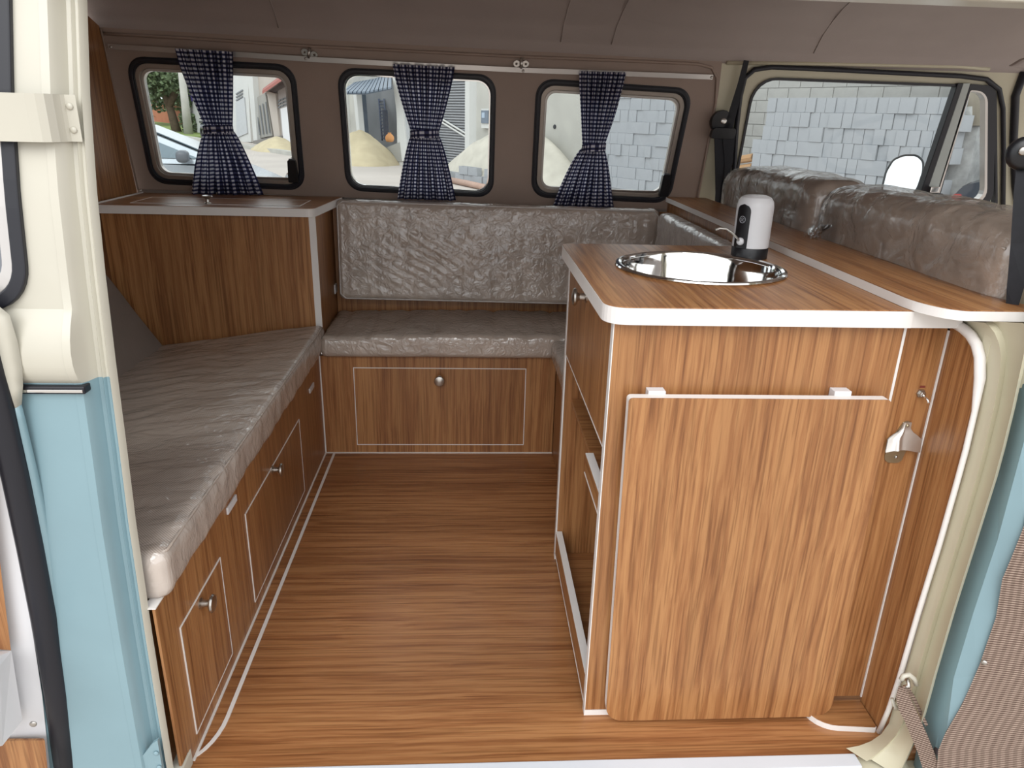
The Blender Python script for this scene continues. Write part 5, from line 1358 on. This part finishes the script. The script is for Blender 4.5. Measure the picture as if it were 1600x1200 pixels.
hd2 = np.array([.78, -.62]); hd2 /= np.linalg.norm(hd2)
car('dark_car', 'dark car whose rear quarter shows through the vent wing', rc[:2] + hd2 * 1.95 - np.array([hd2[1], -hd2[0]]) * .8, hd2, DARKCAR, mirror=False)

# --- houses down the street (seen through the rearmost window)
OH = -2.3
h1 = thing('garage_house', 'white house front with a garage door behind the rearmost curtain', 'house', Fp(33, GZ, OH))
facade([(335, 60), (384, 60), (392, 222), (350, 221)], OH, .4).build('wall', WHITEWALL, h1)
facade([(368, 160), (381, 152), (386, 208), (370, 215)], OH + .05, .04).build('garage_door', mottled('garage_white', (180, 182, 184), .6, .02), h1)
for k in range(3): facade([(368, 146 + 5 * k), (378, 140 + 5 * k), (378.4, 142 + 5 * k), (368.4, 148 + 5 * k)], OH + .05, .04).build('vent_slat', CONCRETE_D, h1)
h2 = thing('grey_house', 'pale house front with a tall metal gate and red-brown awning', 'house', Fp(29, GZ, OH))
facade([(384, 60), (448, 60), (458, 230), (393, 223)], OH - .1, .4).build('wall', BEIGEWALL, h2)
facade([(381, 60), (390, 60), (402, 222), (396, 222)], OH + .15, .3).build('pillar', WHITEWALL, h2)
facade([(391, 158), (414, 145), (425, 212), (400, 217)], OH + .0, .05).build('gate', mottled('gate_grey', (146, 143, 137), .6, .05), h2)
for k in range(5):
    a = 394 + 5 * k; facade([(a, 170 - 2.6 * k), (a + .9, 169.5 - 2.6 * k), (a + 7, 212 - k), (a + 6, 212 - k)], OH + .06, .03).build('gate_bar', CONCRETE_D, h2)
facade([(416, 142), (430, 146), (437, 212), (428, 214)], OH + .1, .3).build('column', BEIGEWALL, h2)
MB().strip([tuple(onF(410, 147, OH + .8)), tuple(onF(452, 118, OH + .8))], [tuple(onF(411, 143, OH)), tuple(onF(452, 113, OH))], (0, 0, .12)).build('awning', REDB, h2)
facade([(414, 146), (452, 121), (452, 132), (418, 150)], OH + .05, .05).build('painted_awning_shadow', mottled('awning_shadow_tone', (112, 106, 104), .8, .1), h2)  # added dark strip, the awning's shade on the wall put in as colour
facade([(395, 220), (437, 212), (440, 227), (396, 227)], OH + .2, .2).build('base', mottled('base_grey', (126, 122, 118), .9, .1), h2)
h3 = thing('white_house', 'white garage front with a vent grille at the right of the rearmost window', 'house', Fp(26, GZ, OH))
facade([(433, 130), (500, 95), (510, 240), (441, 230)], OH + .02, .3).build('wall', mottled('pinkwhite', (164, 157, 153), .85, .04), h3)
facade([(438, 170), (500, 150), (508, 236), (443, 224)], OH + .1, .06).build('garage_door', WHITEP, h3)
for r_ in range(3):
    for c_ in range(4): 
        a = 434 + 5 * c_; b = 157 + 5 * r_ - 2.2 * c_
        facade([(a, b), (a + 3.6, b - 1.6), (a + 3.8, b + .6), (a + .2, b + 2.2)], OH + .06, .03).build('vent_slot', CONCRETE_D, h3)
h4 = thing('purple_house', 'white gable wall with a purple band down the street', 'house', Fp(40, GZ, OH))
facade([(288, 163), (303, 150), (312, 165), (330, 150), (335, 208), (297, 208)], OH - .6, .4).build('wall', WHITEWALL, h4)
facade([(286, 152), (301, 137), (313, 155), (312, 168), (303, 155), (288, 168)], OH - .55, .3).build('purple_band', PURPLE, h4)
facade([(205, 172), (300, 172), (300, 200), (205, 200)], -6.5, .4)
one(MB().slab([(30, GZ), (95, GZ), (95, 1.55), (30, 1.55)], [], fF(-8.0), -.3, 0), 'orange_wall', ORANGE_W, 'long orange wall behind the tree', 'wall')
ob = [ony(u, v, 80) for u, v in [(255, 128), (285, 128), (285, 190), (255, 190)]]
one(MB().box(ob[0][0], ob[1][0], 80, 84, GZ, ob[0][2]), 'brick_house', ORANGE_W, 'orange house block behind the tree crown', 'house')
one(MB().slab([(36.5, -.6), (36.5, -7.6), (95, -7.6), (95, -.6)], [], lambda a, b, d: Fp(a, GZ + d, b), .0, .10), 'grass_verge', GRASS, 'grass verge around the tree at the end of the street', 'grass', kind='stuff')
# utility pole
pb0 = g(295, 212); pt0 = ony(281, 90, pb0[1])
one(MB().tube([tuple(pb0), tuple(pb0 * .5 + pt0 * .5), tuple(pt0 + (pt0 - pb0) * .3)], [.26, .21, .16], 10), 'utility_pole', CONCRETE, 'leaning pale concrete utility pole by the verge', 'pole', smooth=True)
# tree and bush
def foliage(center, r, n, leaf, seed, lobes=9):
    rn = random.Random(seed); L = []
    for _ in range(lobes):
        L.append((Vector((rn.uniform(-1, 1) * r[0] * .7, rn.uniform(-1, 1) * r[1] * .6, rn.uniform(-1, 1) * r[2] * .7)), rn.uniform(.3, .5)))
    mb = MB()
    for _ in range(n):
        c, k = rn.choice(L); d = Vector((rn.gauss(0, 1), rn.gauss(0, 1), rn.gauss(0, 1))).normalized() * k * rn.uniform(.55, 1.05)
        p = Vector(center) + c + Vector((d.x * r[0], d.y * r[1], d.z * r[2]))
        a = Vector((rn.gauss(0, 1), rn.gauss(0, 1), rn.gauss(0, .6))).normalized() * leaf * rn.uniform(.6, 1.2); b = a.cross(Vector((rn.gauss(0, 1), rn.gauss(0, 1), rn.gauss(0, 1)))).normalized() * leaf * .6
        mb.add([p - a, p + b, p + a, p - b], [(0, 1, 2, 3)])
    return mb
tg_ = g(277, 208)
tr_ = thing('street_tree', 'leafy green tree on the verge seen through the rearmost window', 'tree', tg_)
tc0 = Vector(ony(255, 130, tg_[1])); tb = Vector(tg_)
MB().tube([tb, tb + Vector((-.2, 0, 1.2)), tb + Vector((-.5, .1, 2.4)), tb + Vector((-1.2, 0, 4.2))], [.30, .24, .20, .12], 10).build('trunk', BARK, tr_, smooth=True)
MB().tube([tb + Vector((-.3, 0, 1.6)), tb + Vector((.3, 0, 2.6)), tb + Vector((.9, 0, 4.0))], [.24, .2, .12], 8).build('branch', BARK, tr_, smooth=True)
MB().tube([tb + Vector((-.5, 0, 2.4)), tb + Vector((-1.9, 0, 3.6)), tb + Vector((-3.0, 0, 5.0))], [.2, .16, .1], 8).build('branch', BARK, tr_, smooth=True)
cr = foliage((tc0.x, tc0.y, tc0.z + .2), (4.6, 3.5, 2.8), 9000, .15, 4, 16); cr.build('crown', LEAF, tr_)
bg_ = g(318, 209)
bu = thing('street_bush', 'small dark green bush against the white gable wall', 'bush', bg_)
foliage((bg_[0], bg_[1] - .6, ony(318, 185, bg_[1])[2]), (1.0, .8, 1.3), 1500, .14, 8, 7).build('foliage', LEAF, bu)
MB().tube([tuple(bg_ - np.array([0, .6, 0])), (bg_[0], bg_[1] - .6, bg_[2] + 1.0)], .06, 8).build('stem', BARK, bu)
# far trees closing the street end
for i, (u, sc) in enumerate(((215, 1.0), (305, .8), (180, 1.1))):
    fg = g(u, 196); t = thing('far_tree', ['broad green tree at the left edge of the rearmost window', 'treetop behind the utility pole and purple gable', 'tree mostly hidden behind the wood panel edge'][i], 'tree', (fg[0], fg[1], GZ), 'far trees')
    foliage((fg[0], fg[1], 4.0 * sc + 1), (5 * sc, 3.5, 4.2 * sc), 4200, .24, 20 + i, 11).build('crown', LEAF, t)
    MB().tube([(fg[0], fg[1], GZ), (fg[0] + .2, fg[1], 2.8 * sc)], [.4, .25], 8).build('trunk', BARK, t)
# motorcycle by the kerb
mc = thing('motorcycle', 'dark motorcycle parked beside the bush', 'motorcycle', g(322, 217))
mo_ = Vector(g(322, 217)); hv = Vector((FT[0], FT[1], 0))
for k in (-.6, .6):
    cpt = mo_ + hv * k + Vector((0, 0, .30)); nn2 = Vector((FN[0], FN[1], 0))
    e_ = [cpt + (hv * math.cos(q) + Vector((0, 0, 1)) * math.sin(q)) * .26 for q in [2 * math.pi * i / 20 for i in range(20)]]
    MB().tube(e_, .06, 8, closed=True).build('wheel', RUBBER, mc, smooth=True)
MB().blob((.42, .13, .16), .08, lambda a, b, d: tuple(mo_ + hv * a + Vector((FN[0], FN[1], 0)) * b + Vector((0, 0, .62 + d))), (4, 2, 2)).build('body', DARKCAR, mc, smooth=True)
MB().blob((.35, .12, .06), .05, lambda a, b, d: tuple(mo_ + hv * (a + .25) + Vector((FN[0], FN[1], 0)) * b + Vector((0, 0, .84 + d))), (4, 2, 1)).build('saddle', BLACKP, mc, smooth=True)
MB().tube([mo_ + hv * -.6 + Vector((0, 0, .3)), mo_ + hv * -.38 + Vector((0, 0, 1.0))], .04, 8).build('fork', STEEL, mc)
MB().tube([mo_ + hv * -.38 + Vector((FN[0] * .32, FN[1] * .32, 1.02)), mo_ + hv * -.38 + Vector((-FN[0] * .32, -FN[1] * .32, 1.02))], .025, 8).build('handlebar', BLACKP, mc)
# kerb
one(MB().slab([(20, -.25), (95, -.25), (95, -.55), (20, -.55)], [], lambda a, b, d: Fp(a, GZ + d, b), .0, .14), 'kerb', CONCRETE, 'concrete kerb running along the far street side', 'kerb')
